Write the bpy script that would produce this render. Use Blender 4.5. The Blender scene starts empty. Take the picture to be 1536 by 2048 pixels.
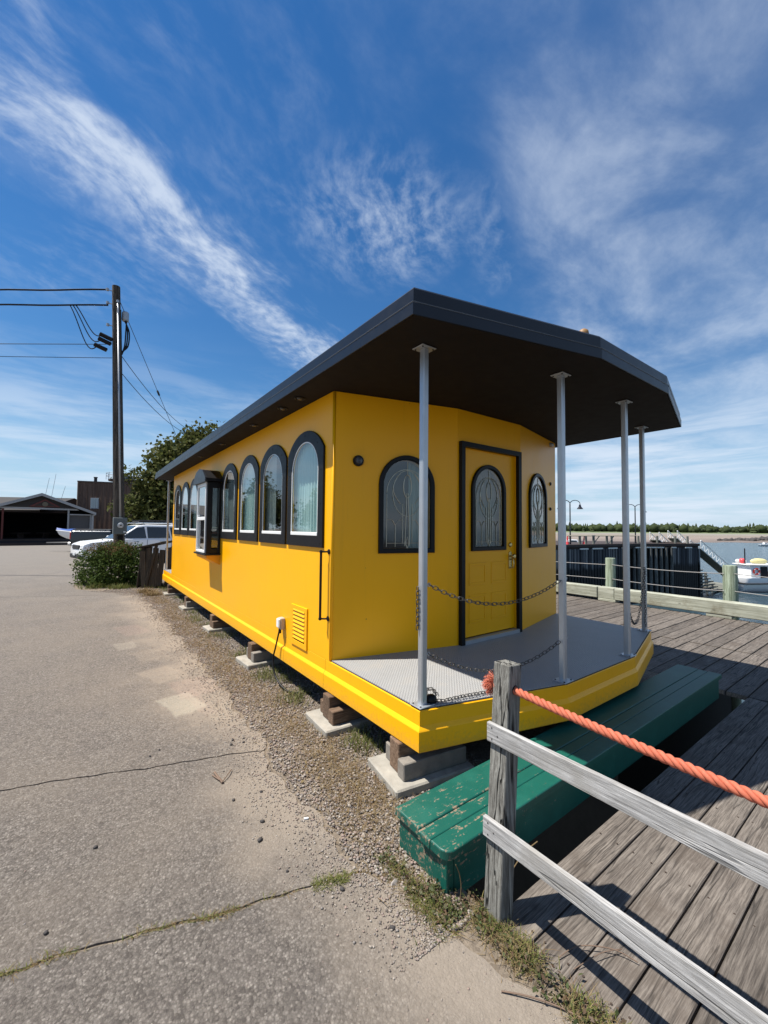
import bpy, bmesh, math, random
import numpy as np
from mathutils import Vector, Matrix
random.seed(7); rng = np.random.default_rng(7)
PI = math.pi; rad = math.radians
S = bpy.context.scene; COL = S.collection

# ------------------------------------------------------------------ camera
CAM = Vector((-1.829, -2.055, 1.724))
yaw, pitch, roll = 0.63654, 0.040364, 0.0098077
fw = Vector((math.sin(yaw)*math.cos(pitch), math.cos(yaw)*math.cos(pitch), math.sin(pitch)))
r0 = Vector((math.cos(yaw), -math.sin(yaw), 0)); u0 = r0.cross(fw)
rt = r0*math.cos(roll) + u0*math.sin(roll); up = u0*math.cos(roll) - r0*math.sin(roll)
cd = bpy.data.cameras.new('camera'); cam = bpy.data.objects.new('camera', cd); COL.objects.link(cam)
cd.sensor_fit = 'VERTICAL'; cd.sensor_height = 36.0; cd.sensor_width = 27.0
cd.lens = 813.64/2048*36.0; cd.clip_start = 0.05; cd.clip_end = 6000
cam.matrix_world = Matrix(((rt.x, up.x, -fw.x, CAM.x), (rt.y, up.y, -fw.y, CAM.y), (rt.z, up.z, -fw.z, CAM.z), (0,0,0,1)))
S.camera = cam

# ------------------------------------------------------------------ light, sky, exposure
SUN = Vector((-0.4224, 0.2557, 1.0)).normalized()          # towards the sun
W = bpy.data.worlds.new('World'); S.world = W; W.use_nodes = True
SKY_STRENGTH = 0.053
sl = bpy.data.lights.new('sun', 'SUN'); sl.energy = 5.0; sl.angle = rad(0.53); sl.color = (1.0, 0.95, 0.87)
so = bpy.data.objects.new('sun', sl); COL.objects.link(so)
so.rotation_euler = SUN.to_track_quat('Z', 'Y').to_euler(); so.location = (0, 0, 30)
S.view_settings.view_transform = 'Standard'; S.view_settings.look = 'None'
S.view_settings.exposure = 0.78; S.view_settings.gamma = 1.0; S.view_settings.use_curve_mapping = False
try:
    S.cycles.use_denoising = True; S.cycles.max_bounces = 8; S.cycles.transparent_max_bounces = 16
    S.cycles.sample_clamp_indirect = 6.0
except Exception: pass

class NT:
    """small helper round a node tree"""
    def __init__(s, tree): s.t = tree; s.n = tree.nodes; s.l = tree.links
    def new(s, typ, **kw):
        n = s.n.new(typ)
        for k, v in kw.items(): setattr(n, k, v)
        return n
    def put(s, sock, v):
        if isinstance(v, bpy.types.NodeSocket): s.l.new(v, sock)
        elif v is not None:
            if sock.type == 'RGBA' and len(v) == 3: v = (*v, 1)
            sock.default_value = v
    def math(s, op, a, b=None, c=None, clamp=False):
        n = s.new('ShaderNodeMath', operation=op, use_clamp=clamp); s.put(n.inputs[0], a)
        if b is not None: s.put(n.inputs[1], b)
        if c is not None: s.put(n.inputs[2], c)
        return n.outputs[0]
    def vmath(s, op, a, b=None):
        n = s.new('ShaderNodeVectorMath', operation=op); s.put(n.inputs[0], a)
        if b is not None: s.put(n.inputs[1], b)
        return n.outputs[1] if op in ('DOT_PRODUCT', 'LENGTH', 'DISTANCE') else n.outputs[0]
    def noise(s, vec, scale=5, detail=4, rough=0.55, dist=0.0):
        n = s.new('ShaderNodeTexNoise'); s.put(n.inputs['Vector'], vec); n.inputs['Scale'].default_value = scale
        n.inputs['Detail'].default_value = detail; n.inputs['Roughness'].default_value = rough; n.inputs['Distortion'].default_value = dist
        return n.outputs['Fac']
    def voro(s, vec, scale=5, feature='F1', out='Distance', rnd=1.0):
        n = s.new('ShaderNodeTexVoronoi', feature=feature); s.put(n.inputs['Vector'], vec); n.inputs['Scale'].default_value = scale
        n.inputs['Randomness'].default_value = rnd
        return n.outputs[out]
    def ramp(s, f, stops):
        n = s.new('ShaderNodeValToRGB'); e = n.color_ramp.elements
        while len(e) < len(stops): e.new(0.5)
        for i, (p, c) in enumerate(stops):
            e[i].position = p; e[i].color = (*c, 1) if len(c) == 3 else c
        s.put(n.inputs[0], f); return n.outputs[0]
    def step(s, v, a, b):
        n = s.new('ShaderNodeMapRange', interpolation_type='SMOOTHSTEP'); s.put(n.inputs[0], v)
        n.inputs[1].default_value = a; n.inputs[2].default_value = b; return n.outputs[0]
    def mix(s, f, a, b, mode='MIX'):
        n = s.new('ShaderNodeMix', data_type='RGBA', blend_type=mode); s.put(n.inputs[0], f); s.put(n.inputs[6], a); s.put(n.inputs[7], b)
        return n.outputs[2]
    def sep(s, v):
        n = s.new('ShaderNodeSeparateXYZ'); s.put(n.inputs[0], v); return n.outputs
    def comb(s, x, y, z):
        n = s.new('ShaderNodeCombineXYZ'); s.put(n.inputs[0], x); s.put(n.inputs[1], y); s.put(n.inputs[2], z); return n.outputs[0]

def build_sky():
    t = NT(W.node_tree); t.n.clear()
    sky = t.new('ShaderNodeTexSky', sky_type='NISHITA'); sky.sun_disc = False
    sky.sun_elevation = math.asin(SUN.z); sky.sun_rotation = math.atan2(SUN.x, SUN.y)
    sky.air_density = 1.25; sky.dust_density = 0.0; sky.ozone_density = 2.0; sky.altitude = 0
    d = t.new('ShaderNodeTexCoord').outputs['Generated']
    x, y, z = t.sep(d)
    k = t.math('MAXIMUM', t.math('ADD', z, 0.12), 0.05)
    u = t.math('DIVIDE', x, k); v = t.math('DIVIDE', y, k)
    uv = t.comb(u, v, 0)
    # streak coordinates: along (1,0.62) and across
    L = math.hypot(1, .62); ax, ay = 1/L, .62/L
    al = t.math('ADD', t.math('MULTIPLY', u, ax), t.math('MULTIPLY', v, ay))
    ac = t.math('SUBTRACT', t.math('MULTIPLY', v, ax), t.math('MULTIPLY', u, ay))
    big = t.noise(uv, 1.1, 3, .5)
    warp = t.math('MULTIPLY', t.math('SUBTRACT', t.noise(uv, 1.6, 3, .5), .5), .30)
    acw = t.math('ADD', ac, warp)
    wisps = t.noise(t.comb(t.math('MULTIPLY', al, 2.4), t.math('MULTIPLY', acw, 6.0), 3.1), 1.4, 7, .58)
    fine = t.noise(t.comb(t.math('MULTIPLY', al, 17.0), t.math('MULTIPLY', acw, 24.0), 1.7), 1.3, 5, .58)
    soft = t.noise(t.comb(t.math('MULTIPLY', u, 1.5), t.math('MULTIPLY', v, 2.1), 7.7), 1.3, 8, .60, .25)
    tex = t.math('ADD', t.math('MULTIPLY', wisps, .60), t.math('MULTIPLY', fine, .40))
    # the long band of cirrus, across distance from the line through (0,1.13)
    c0 = 1.135*ax
    dist = t.math('SUBTRACT', t.math('ADD', ac, t.math('MULTIPLY', warp, .25)), c0)
    core = t.math('SUBTRACT', 1.0, t.step(t.math('ABSOLUTE', t.math('ADD', dist, t.math('MULTIPLY', t.math('SUBTRACT', wisps, .5), .42))), .0, .19))
    endm = t.math('SUBTRACT', 1.0, t.step(al, 1.66, 1.98))
    band = t.math('MULTIPLY', t.math('MULTIPLY', core, endm), t.math('MULTIPLY_ADD', t.step(tex, .36, .68), .66, .10))
    # thin veil in the south-east
    vs = t.math('ADD', t.math('SUBTRACT', t.math('MULTIPLY', u, .5), v), t.math('MULTIPLY', t.math('SUBTRACT', soft, .5), .9))
    veil = t.math('MULTIPLY', t.step(vs, -.42, .22), t.math('MULTIPLY', t.math('MULTIPLY_ADD', t.step(soft, .34, .74), .46, .10), t.math('MULTIPLY_ADD', tex, .9, .35)))
    # loose tufts overhead and faint streaks everywhere
    tuft = t.math('SUBTRACT', 1.0, t.step(t.vmath('DISTANCE', t.vmath('ADD', uv, t.comb(warp, t.math('MULTIPLY', warp, -1.3), 0)), (.62, .92, 0)), .02, .34))
    tuft = t.math('MULTIPLY', t.math('MULTIPLY', tuft, .62), t.step(tex, .40, .72))
    amb = t.math('MULTIPLY', t.math('MULTIPLY', t.step(big, .44, .72), t.step(tex, .42, .74)), .38)
    # layered cloud low down
    az = t.math('ARCTAN2', x, y)
    lown = t.noise(t.comb(t.math('MULTIPLY', az, 2.4), t.math('MULTIPLY', t.math('POWER', t.math('MAXIMUM', z, .0), .6), 15.0), 2.0), 1.2, 7, .6, .3)
    low = t.math('MULTIPLY', t.math('SUBTRACT', 1.0, t.step(z, .10, .42)), t.step(lown, .38, .66))
    low = t.math('MULTIPLY', low, t.math('MULTIPLY_ADD', t.step(az, .2, 1.1), .25, .60))
    dens = t.math('MAXIMUM', t.math('MAXIMUM', band, veil), t.math('MAXIMUM', t.math('MAXIMUM', tuft, amb), low), None, True)
    hs = t.new('ShaderNodeHueSaturation'); hs.inputs['Saturation'].default_value = 1.30; hs.inputs['Value'].default_value = 1.0
    t.put(hs.inputs['Color'], sky.outputs[0])
    blue = t.mix(1.0, hs.outputs[0], (.86, 1.04, 1.20), 'MULTIPLY')
    blue = t.mix(t.math('MULTIPLY', t.math('SUBTRACT', 1.0, t.step(z, -.02, .34)), .80), blue, (5.4, 7.6, 10.2))
    col = t.mix(dens, blue, (8.4, 9.4, 10.8))
    bg = t.new('ShaderNodeBackground'); t.put(bg.inputs[0], col); bg.inputs[1].default_value = SKY_STRENGTH
    o = t.new('ShaderNodeOutputWorld'); t.l.new(bg.outputs[0], o.inputs[0])
build_sky()

# ------------------------------------------------------------------ materials
def newmat(name):
    m = bpy.data.materials.new(name); m.use_nodes = True; t = NT(m.node_tree)
    return m, t, t.n['Principled BSDF']
def bump(t, b, h, strength=.3, dist=.01):
    n = t.new('ShaderNodeBump'); n.inputs['Strength'].default_value = strength; n.inputs['Distance'].default_value = dist
    t.put(n.inputs['Height'], h); t.l.new(n.outputs[0], b.inputs['Normal'])
def pos(t): return t.new('ShaderNodeNewGeometry').outputs['Position']
def rnd(t): return t.new('ShaderNodeObjectInfo').outputs['Random']
def plain(name, col, rough=.5, metal=0.0, var=.12, scale=6, bmp=.0, bscale=60, spec=.5, rv=.1):
    m, t, b = newmat(name); P = pos(t)
    n = t.noise(P, scale, 6, .6)
    f = t.math('MULTIPLY_ADD', n, 2*var, 1-var)
    c = t.mix(1.0, col, t.comb(f, f, f), 'MULTIPLY')
    t.put(b.inputs['Base Color'], c); b.inputs['Metallic'].default_value = metal; b.inputs['Specular IOR Level'].default_value = spec
    t.put(b.inputs['Roughness'], t.math('MULTIPLY_ADD', t.noise(P, scale*3, 4), rv*2, rough-rv, clamp=True))
    if bmp: bump(t, b, t.noise(P, bscale, 4), bmp, .004)
    return m
def paint_yellow():
    m, t, b = newmat('yellow_paint'); P = pos(t)
    n = t.noise(P, 1.3, 5, .6); s = t.noise(P, 45, 3)
    c = t.mix(n, (.87, .395, .001), (.92, .44, .002))
    # drips and fly specks
    sp = t.voro(P, 7.0); spm = t.math('MULTIPLY', t.math('SUBTRACT', 1.0, t.step(sp, .035, .06)), t.step(t.noise(P, 1.1, 2), .52, .6))
    x, y, z = t.sep(P)
    streak = t.noise(t.comb(t.math('MULTIPLY', x, 9), t.math('MULTIPLY', y, 9), t.math('MULTIPLY', z, .5)), 1.5, 5, .7)
    c = t.mix(t.math('MULTIPLY', t.step(streak, .55, .8), .22), c, (.52, .25, .012))
    grime = t.math('MULTIPLY', t.math('SUBTRACT', 1.0, t.step(t.math('ADD', z, t.math('MULTIPLY', t.math('SUBTRACT', s, .5), .25)), .25, .36)), .35)
    c = t.mix(grime, c, (.42, .26, .06))
    c = t.mix(t.math('MULTIPLY', spm, .7), c, (.25, .13, .02))
    t.put(b.inputs['Base Color'], c); t.put(b.inputs['Roughness'], t.math('MULTIPLY_ADD', n, .2, .26))
    b.inputs['Specular IOR Level'].default_value = .32
    h = t.math('ADD', t.math('MULTIPLY', t.noise(P, 2.2, 3), 1.0), t.math('MULTIPLY', t.noise(P, 140, 2), .06))
    bump(t, b, h, .22, .02); return m
def wood(name, dark, light, axis=0, knots=True, rough=.85, rough_grain=60, var=.35, bm=.5, stain=None, split=0.0):
    """weathered timber, grain along the axis"""
    m, t, b = newmat(name); P = pos(t); r = rnd(t)
    off = t.vmath('ADD', P, t.comb(t.math('MULTIPLY', r, 13.7), t.math('MULTIPLY', r, 7.3), t.math('MULTIPLY', r, 3.9)))
    sc = [rough_grain]*3; sc[axis] = rough_grain*.035
    w = t.math('MULTIPLY', t.math('SUBTRACT', t.noise(off, 3.0, 2), .5), .018)
    q = t.vmath('MULTIPLY', t.vmath('ADD', off, t.comb(w, w, w)), tuple(sc))
    g = t.noise(q, 1.0, 7, .68); g2 = t.noise(q, 4.5, 4, .6); bl = t.noise(off, 3.5, 5, .6)
    f = t.math('ADD', t.math('MULTIPLY', g, .7), t.math('MULTIPLY', g2, .3))
    c = t.ramp(f, [(.30, tuple(v*.45 for v in dark)), (.44, dark), (.60, light), (.8, tuple(min(1, v*1.15) for v in light))])
    br = t.math('ADD', t.math('MULTIPLY_ADD', r, var, 1-var/2), t.math('MULTIPLY_ADD', bl, .5, -.25))
    c = t.mix(1.0, c, t.comb(br, br, br), 'MULTIPLY')
    h_ = f
    if split:
        s3 = [14.0]*3; s3[axis] = .55
        sn = t.noise(t.vmath('MULTIPLY', t.vmath('ADD', off, t.comb(w, w, w)), tuple(s3)), 1.0, 3, .5)
        sp = t.math('MULTIPLY', t.math('SUBTRACT', 1.0, t.step(t.math('ABSOLUTE', t.math('SUBTRACT', sn, .5)), .003, .016)), split)
        c = t.mix(sp, c, tuple(v*.12 for v in dark)); h_ = t.math('SUBTRACT', f, t.math('MULTIPLY', sp, 2.5))
    if stain: c = t.mix(t.math('MULTIPLY', t.step(t.noise(off, 2.3, 6, .7), .5, .68), .65), c, stain)
    if knots:
        kq = t.vmath('MULTIPLY', off, tuple(3.0 if i == axis else 6.0 for i in range(3)))
        kd = t.voro(kq, 1.0); km = t.math('SUBTRACT', 1.0, t.step(kd, .04, .15))
        c = t.mix(t.math('MULTIPLY', km, .75), c, tuple(v*.35 for v in dark))
    t.put(b.inputs['Base Color'], c); b.inputs['Roughness'].default_value = rough; b.inputs['Specular IOR Level'].default_value = .25
    bump(t, b, h_, bm, .006); return m
def green_paint():
    m, t, b = newmat('green_step_paint'); P = pos(t); x, y, z = t.sep(P)
    q = t.vmath('MULTIPLY', P, (9, 60, 60))
    g = t.noise(q, 1.0, 6, .65); bl = t.noise(P, 15, 6, .72); fl = t.noise(P, 75, 4, .65)
    near = t.math('SUBTRACT', 1.0, t.step(x, -.1, .9))
    wv = t.math('ADD', t.math('ADD', t.math('MULTIPLY', g, .45), t.math('MULTIPLY', bl, .40)), t.math('ADD', t.math('MULTIPLY', fl, .22), t.math('MULTIPLY', near, .085)))
    wv = t.math('ADD', wv, t.math('MULTIPLY', t.math('SUBTRACT', 1.0, t.step(t.math('ABSOLUTE', t.math('ADD', y, .462)), .004, .030)), .035))
    wv = t.math('ADD', wv, t.math('MULTIPLY', t.math('SUBTRACT', 1.0, t.step(x, -.42, -.35)), .045))
    wear = t.step(wv, .670, .715)
    paint = t.mix(bl, (.001, .060, .043), (.002, .094, .067))
    paint = t.mix(t.math('MULTIPLY', t.step(t.noise(P, 4, 5), .5, .75), .3), paint, (.02, .14, .105))
    w = t.mix(fl, (.15, .10, .06), (.28, .215, .145))
    t.put(b.inputs['Base Color'], t.mix(wear, paint, w)); t.put(b.inputs['Roughness'], t.math('MULTIPLY_ADD', wear, .35, .5))
    bump(t, b, t.math('SUBTRACT', t.math('MULTIPLY', g, .5), wear), .5, .003); return m
def asphalt():
    m, t, b = newmat('asphalt'); P = pos(t); x, y, z = t.sep(P)
    wob = t.noise(P, 1.1, 5, .6); wob2 = t.noise(P, 3.7, 5, .65)
    a1 = t.voro(P, 95, out='Color'); a2 = t.voro(P, 95); fine = t.noise(P, 260, 3, .7); med = t.noise(P, 30, 4, .7)
    r1, g1, b1 = t.sep(a1)
    b1_ = t.voro(P, 48, out='Color'); r2_ = t.sep(b1_)[1]
    gr = t.math('ADD', t.math('MULTIPLY', r1, .55), t.math('ADD', t.math('MULTIPLY', r2_, .20), t.math('MULTIPLY', fine, .30)))
    c = t.ramp(gr, [(.12, (.080, .070, .061)), (.42, (.165, .146, .128)), (.68, (.240, .214, .187)), (.86, (.33, .298, .262)), (.97, (.43, .39, .345))])
    ed = t.step(a2, .25, .55)
    c = t.mix(t.math('MULTIPLY', ed, .45), c, (.08, .07, .062))
    c = t.mix(t.math('MULTIPLY', t.step(wob2, .42, .7), .22), c, (.135, .118, .108))
    # warm dirt washed over the asphalt, thick beside the gravel
    edge = t.math('ADD', x, t.math('MULTIPLY', t.math('SUBTRACT', wob, .5), 1.5))
    sand = t.math('MULTIPLY', t.step(edge, -1.30, -.55), .85)
    # the newer, greyer panel towards the bottom keeps less sand
    panel = t.math('ADD', t.math('MULTIPLY', x, .31), y)
    grey = t.math('SUBTRACT', 1.0, t.step(panel, -.53, -.47))
    film = t.math('MULTIPLY_ADD', grey, -.22, .28)
    sc = t.mix(med, (.185, .154, .120), (.29, .246, .195)); sc = t.mix(.35, sc, t.mix(fine, (.12, .1, .08), (.42, .36, .30)))
    c = t.mix(t.math('MULTIPLY', film, t.step(wob, .34, .70)), c, sc)
    c = t.mix(sand, c, sc)
    # faded chalk paint squares (cream and pink) in a row by the gravel
    for (px, py, sx, sy, ang, col, k) in ((-1.00, 2.35, .16, .26, .2, (.42, .39, .31), .5), (-1.02, 3.35, .19, .30, .3, (.38, .32, .25), .30),
            (-.80, 2.75, .22, .30, .1, (.38, .27, .225), .22), (-1.05, 4.25, .18, .28, .2, (.36, .30, .23), .22), (-1.28, 4.9, .13, .22, .1, (.42, .38, .31), .3),
            (-1.12, 5.9, .20, .40, .2, (.38, .27, .23), .2), (-.72, 1.95, .16, .22, .2, (.38, .32, .24), .22), (-.95, 7.0, .25, .5, .1, (.36, .31, .26), .15),
            (-.86, 2.30, .07, .40, .1, (.38, .28, .24), .15)):
        dx = t.math('SUBTRACT', x, px); dy = t.math('SUBTRACT', y, py); ca, sa = math.cos(ang), math.sin(ang)
        lx = t.math('ADD', t.math('MULTIPLY', dx, ca), t.math('MULTIPLY', dy, sa)); ly = t.math('SUBTRACT', t.math('MULTIPLY', dy, ca), t.math('MULTIPLY', dx, sa))
        e = t.math('MAXIMUM', t.math('DIVIDE', t.math('ABSOLUTE', lx), sx), t.math('DIVIDE', t.math('ABSOLUTE', ly), sy))
        e = t.math('ADD', e, t.math('MULTIPLY', t.math('SUBTRACT', wob2, .5), .7))
        mk = t.math('MULTIPLY', t.math('SUBTRACT', 1.0, t.step(e, .80, 1.05)), t.math('MULTIPLY', t.step(fine, .25, .6), k))
        c = t.mix(mk, c, col)
    c = t.mix(t.math('MULTIPLY', t.step(y, 9, 26), .55), c, (.185, .172, .156))
    t.put(b.inputs['Base Color'], c); b.inputs['Roughness'].default_value = .92; b.inputs['Specular IOR Level'].default_value = .2
    h = t.math('ADD', t.math('MULTIPLY', a2, -.6), t.math('ADD', fine, t.math('MULTIPLY', med, .6)))
    h = t.math('MULTIPLY', h, t.math('MULTIPLY_ADD', sand, -.6, 1.0))
    bump(t, b, h, .95, .009); return m
def soil(name, a, bcol, c2=None):
    m, t, b = newmat(name); P = pos(t)
    n = t.noise(P, 14, 7, .7); f = t.noise(P, 150, 3, .7); v = t.voro(P, 60, out='Color'); r1 = t.sep(v)[0]
    c = t.mix(n, a, bcol); c = t.mix(t.math('MULTIPLY', f, .6), c, t.mix(r1, tuple(v*.5 for v in a), tuple(min(1, v*1.5) for v in bcol)))
    if c2: c = t.mix(t.step(t.noise(P, 1.2, 5, .6), .48, .62), c, c2)
    t.put(b.inputs['Base Color'], c); b.inputs['Roughness'].default_value = .95; b.inputs['Specular IOR Level'].default_value = .15
    bump(t, b, t.math('ADD', n, t.math('MULTIPLY', f, .5)), .9, .012); return m
def random_tint(name, cols, rough=.9, spec=.2, trans=0.0, scale=40):
    """colour varies from island to island (leaves, pebbles, blades)"""
    m, t, b = newmat(name); r = t.new('ShaderNodeNewGeometry').outputs['Random Per Island']
    n = len(cols); c = t.ramp(r, [(i/(n-1), k) for i, k in enumerate(cols)])
    c = t.mix(.35, c, t.mix(t.noise(pos(t), scale, 3), tuple(v*.5 for v in cols[0]), tuple(min(1, v*1.4) for v in cols[-1])))
    t.put(b.inputs['Base Color'], c); b.inputs['Roughness'].default_value = rough; b.inputs['Specular IOR Level'].default_value = spec
    if trans:
        tr = t.new('ShaderNodeBsdfTranslucent'); t.put(tr.inputs[0], c); mx = t.new('ShaderNodeMixShader'); mx.inputs[0].default_value = trans
        t.l.new(b.outputs[0], mx.inputs[1]); t.l.new(tr.outputs[0], mx.inputs[2]); t.l.new(mx.outputs[0], t.n['Material Output'].inputs[0])
    return m
def glass(name, tint=(.82, .88, .86), refl=1.0, rough=.02):
    m, t, b = newmat(name); t.n.remove(b)
    g_ = t.new('ShaderNodeNewGeometry'); cs = t.math('ABSOLUTE', t.vmath('DOT_PRODUCT', g_.outputs['Incoming'], g_.outputs['Normal']))
    sch = t.math('MULTIPLY_ADD', t.math('POWER', t.math('SUBTRACT', 1.0, cs), 5.0), .95, .05)
    tr = t.new('ShaderNodeBsdfTransparent'); tr.inputs[0].default_value = (*tint, 1)
    gl = t.new('ShaderNodeBsdfGlossy'); gl.inputs['Roughness'].default_value = rough
    bp = t.new('ShaderNodeBump'); bp.inputs['Strength'].default_value = .04; bp.inputs['Distance'].default_value = .01
    t.put(bp.inputs['Height'], t.noise(pos(t), 2.5, 2)); t.l.new(bp.outputs[0], gl.inputs['Normal'])
    f = t.math('MULTIPLY', sch, 2.2*refl, clamp=True)
    mx = t.new('ShaderNodeMixShader'); t.put(mx.inputs[0], f); t.l.new(tr.outputs[0], mx.inputs[1]); t.l.new(gl.outputs[0], mx.inputs[2])
    t.l.new(mx.outputs[0], t.n['Material Output'].inputs[0]); return m
def tread_plate():
    m, t, b = newmat('tread_plate_paint'); P = pos(t); x, y, z = t.sep(P)
    S1 = 36.0
    lug = None
    for k, (ox, oy) in enumerate(((0, 0), (.5, .5))):
        fx = t.math('SUBTRACT', t.math('FRACT', t.math('ADD', t.math('MULTIPLY', x, S1), ox)), .5)
        fy = t.math('SUBTRACT', t.math('FRACT', t.math('ADD', t.math('MULTIPLY', y, S1), oy)), .5)
        sgn = 1 if k == 0 else -1
        a = t.math('ADD', fx, t.math('MULTIPLY', fy, sgn)); c_ = t.math('SUBTRACT', fy, t.math('MULTIPLY', fx, sgn))
        e = t.math('SQRT', t.math('ADD', t.math('POWER', t.math('MULTIPLY', a, 1.7), 2), t.math('POWER', t.math('MULTIPLY', c_, 5.0), 2)))
        l = t.math('SUBTRACT', 1.0, t.step(e, .55, 1.0)); lug = l if lug is None else t.math('MAXIMUM', lug, l)
    n = t.noise(P, 5, 6, .65); f = t.noise(P, 60, 3)
    c = t.mix(n, (.29, .29, .287), (.37, .37, .365))
    c = t.mix(t.math('MULTIPLY', t.step(t.math('ADD', n, t.math('MULTIPLY', f, .3)), .66, .8), .4), c, (.35, .33, .30))
    c = t.mix(t.math('MULTIPLY', lug, .35), c, (.24, .235, .23))
    t.put(b.inputs['Base Color'], c); b.inputs['Roughness'].default_value = .48; b.inputs['Specular IOR Level'].default_value = .3; bump(t, b, lug, 1.0, .008); return m
def water_mat():
    m, t, b = newmat('harbour_water'); P = pos(t)
    n = t.math('ADD', t.noise(t.vmath('MULTIPLY', P, (.5, 1.2, 1)), .9, 5, .6), t.math('MULTIPLY', t.noise(P, .08, 4, .6), 2.0))
    b.inputs['Base Color'].default_value = (.035, .06, .075, 1); b.inputs['Roughness'].default_value = .14; b.inputs['IOR'].default_value = 1.33
    bump(t, b, n, .5, .5); return m

M = {}
M['yellow'] = paint_yellow()
M['black'] = plain('black_trim_paint', (.007, .007, .008), .42, var=.25, bmp=.05, spec=.22)
M['roof'] = plain('roof_black_paint', (.010, .012, .017), .36, spec=.34, var=.3, scale=4, bmp=.06, bscale=25)
M['soffit'] = plain('soffit_dark_brown', (.012, .0085, .007), .75, var=.35, scale=3, spec=.2)
M['alu'] = plain('painted_aluminium', (.44, .46, .48), .36, .6, var=.12, scale=9, bmp=.03)
M['white'] = plain('white_vinyl', (.74, .75, .74), .4, var=.06)
M['plate'] = tread_plate()
M['seal'] = plain('dark_edge_seal', (.012, .011, .010), .8, var=.2)
M['chain'] = plain('weathered_steel_chain', (.10, .095, .09), .45, .7, var=.45, scale=50)
M['glass'] = glass('window_glass')
M['leaded'] = glass('leaded_glass', (.55, .60, .58), 1.0, .06)
M['came'] = plain('brass_came', (.48, .45, .36), .35, .7, var=.2, scale=30)
M['curtain'] = plain('pale_teal_curtain', (.50, .66, .66), .9, var=.08, scale=5, spec=.1)
M['curtain_grey'] = plain('grey_curtain', (.30, .34, .34), .9, var=.1, scale=5, spec=.1)
M['car_glass_dark'] = plain('smoked_lens', (.05, .05, .055), .12, var=.3)
M['brass'] = plain('brass', (.55, .42, .18), .28, .95, var=.12, scale=30)
M['inside'] = plain('dark_interior', (.05, .047, .04), .9, var=.2, scale=2)
M['concrete'] = plain('concrete', (.30, .28, .24), .92, var=.45, scale=12, bmp=.5, bscale=90, spec=.2)
M['concrete_dark'] = plain('aged_concrete', (.20, .18, .155), .92, var=.5, scale=12, bmp=.5, bscale=90, spec=.2)
M['timber_y'] = wood('brown_timber', (.10, .062, .04), (.20, .135, .09), 0, False)
M['green'] = green_paint()
M['deck'] = wood('grey_deck_board', (.080, .068, .058), (.176, .153, .131), 0, True, var=.38, bm=.35, rough_grain=120, stain=(.085, .068, .055), split=.55)
M['rail'] = wood('silver_grey_rail', (.24, .234, .226), (.47, .462, .45), 1, True, var=.15, bm=.5, rough_grain=95, split=.5, stain=(.26, .245, .22))
M['post'] = wood('grey_fence_post', (.105, .10, .088), (.26, .255, .23), 2, False, var=.1, bm=.8, rough_grain=85, split=.95)
M['bull'] = wood('pale_green_grey_timber', (.27, .275, .215), (.44, .45, .37), 1, True, var=.15, bm=.4, rough_grain=30, stain=(.17, .15, .10))
M['pile'] = wood('greenish_pile', (.16, .19, .13), (.36, .42, .32), 2, True, var=.1, bm=.8, rough_grain=30)
M['pole'] = wood('dark_pole_timber', (.045, .036, .028), (.12, .10, .08), 2, False, var=.1, bm=.6, rough_grain=30, split=.7)
M['rope'] = random_tint('coral_rope', [(.52, .13, .07), (.64, .18, .10), (.72, .25, .16)], .7, .3, .25, 150)
M['asphalt'] = asphalt()
M['earth'] = soil('gravelly_soil', (.105, .084, .064), (.235, .195, .15))
M['pebble'] = random_tint('gravel_stone', [(.085, .073, .063), (.26, .21, .172), (.33, .24, .20), (.225, .205, .19), (.45, .405, .35), (.32, .275, .225), (.15, .13, .118)], .85)
M['dark_stone'] = plain('dark_stone', (.045, .04, .038), .85, var=.4, scale=40)
M['grass'] = random_tint('grass_blade', [(.05, .09, .014), (.08, .12, .02), (.14, .16, .035), (.06, .10, .02), (.24, .20, .08)], .7, .2, .25)
M['dry'] = random_tint('dry_grass', [(.22, .17, .085), (.33, .26, .135), (.17, .12, .06), (.26, .19, .10), (.12, .075, .045)], .85, .1, .2)
M['weed'] = random_tint('weed_leaf', [(.03, .055, .015), (.06, .10, .025), (.09, .11, .04), (.12, .055, .035), (.10, .075, .05)], .6, .3, .25)
M['twig'] = plain('dry_twig', (.15, .10, .07), .9, var=.3, scale=30)
M['black_soil'] = soil('damp_soil', (.02, .017, .014), (.06, .05, .04))
M['under'] = plain('wharf_understructure', (.02, .017, .014), .95, var=.3)

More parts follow.
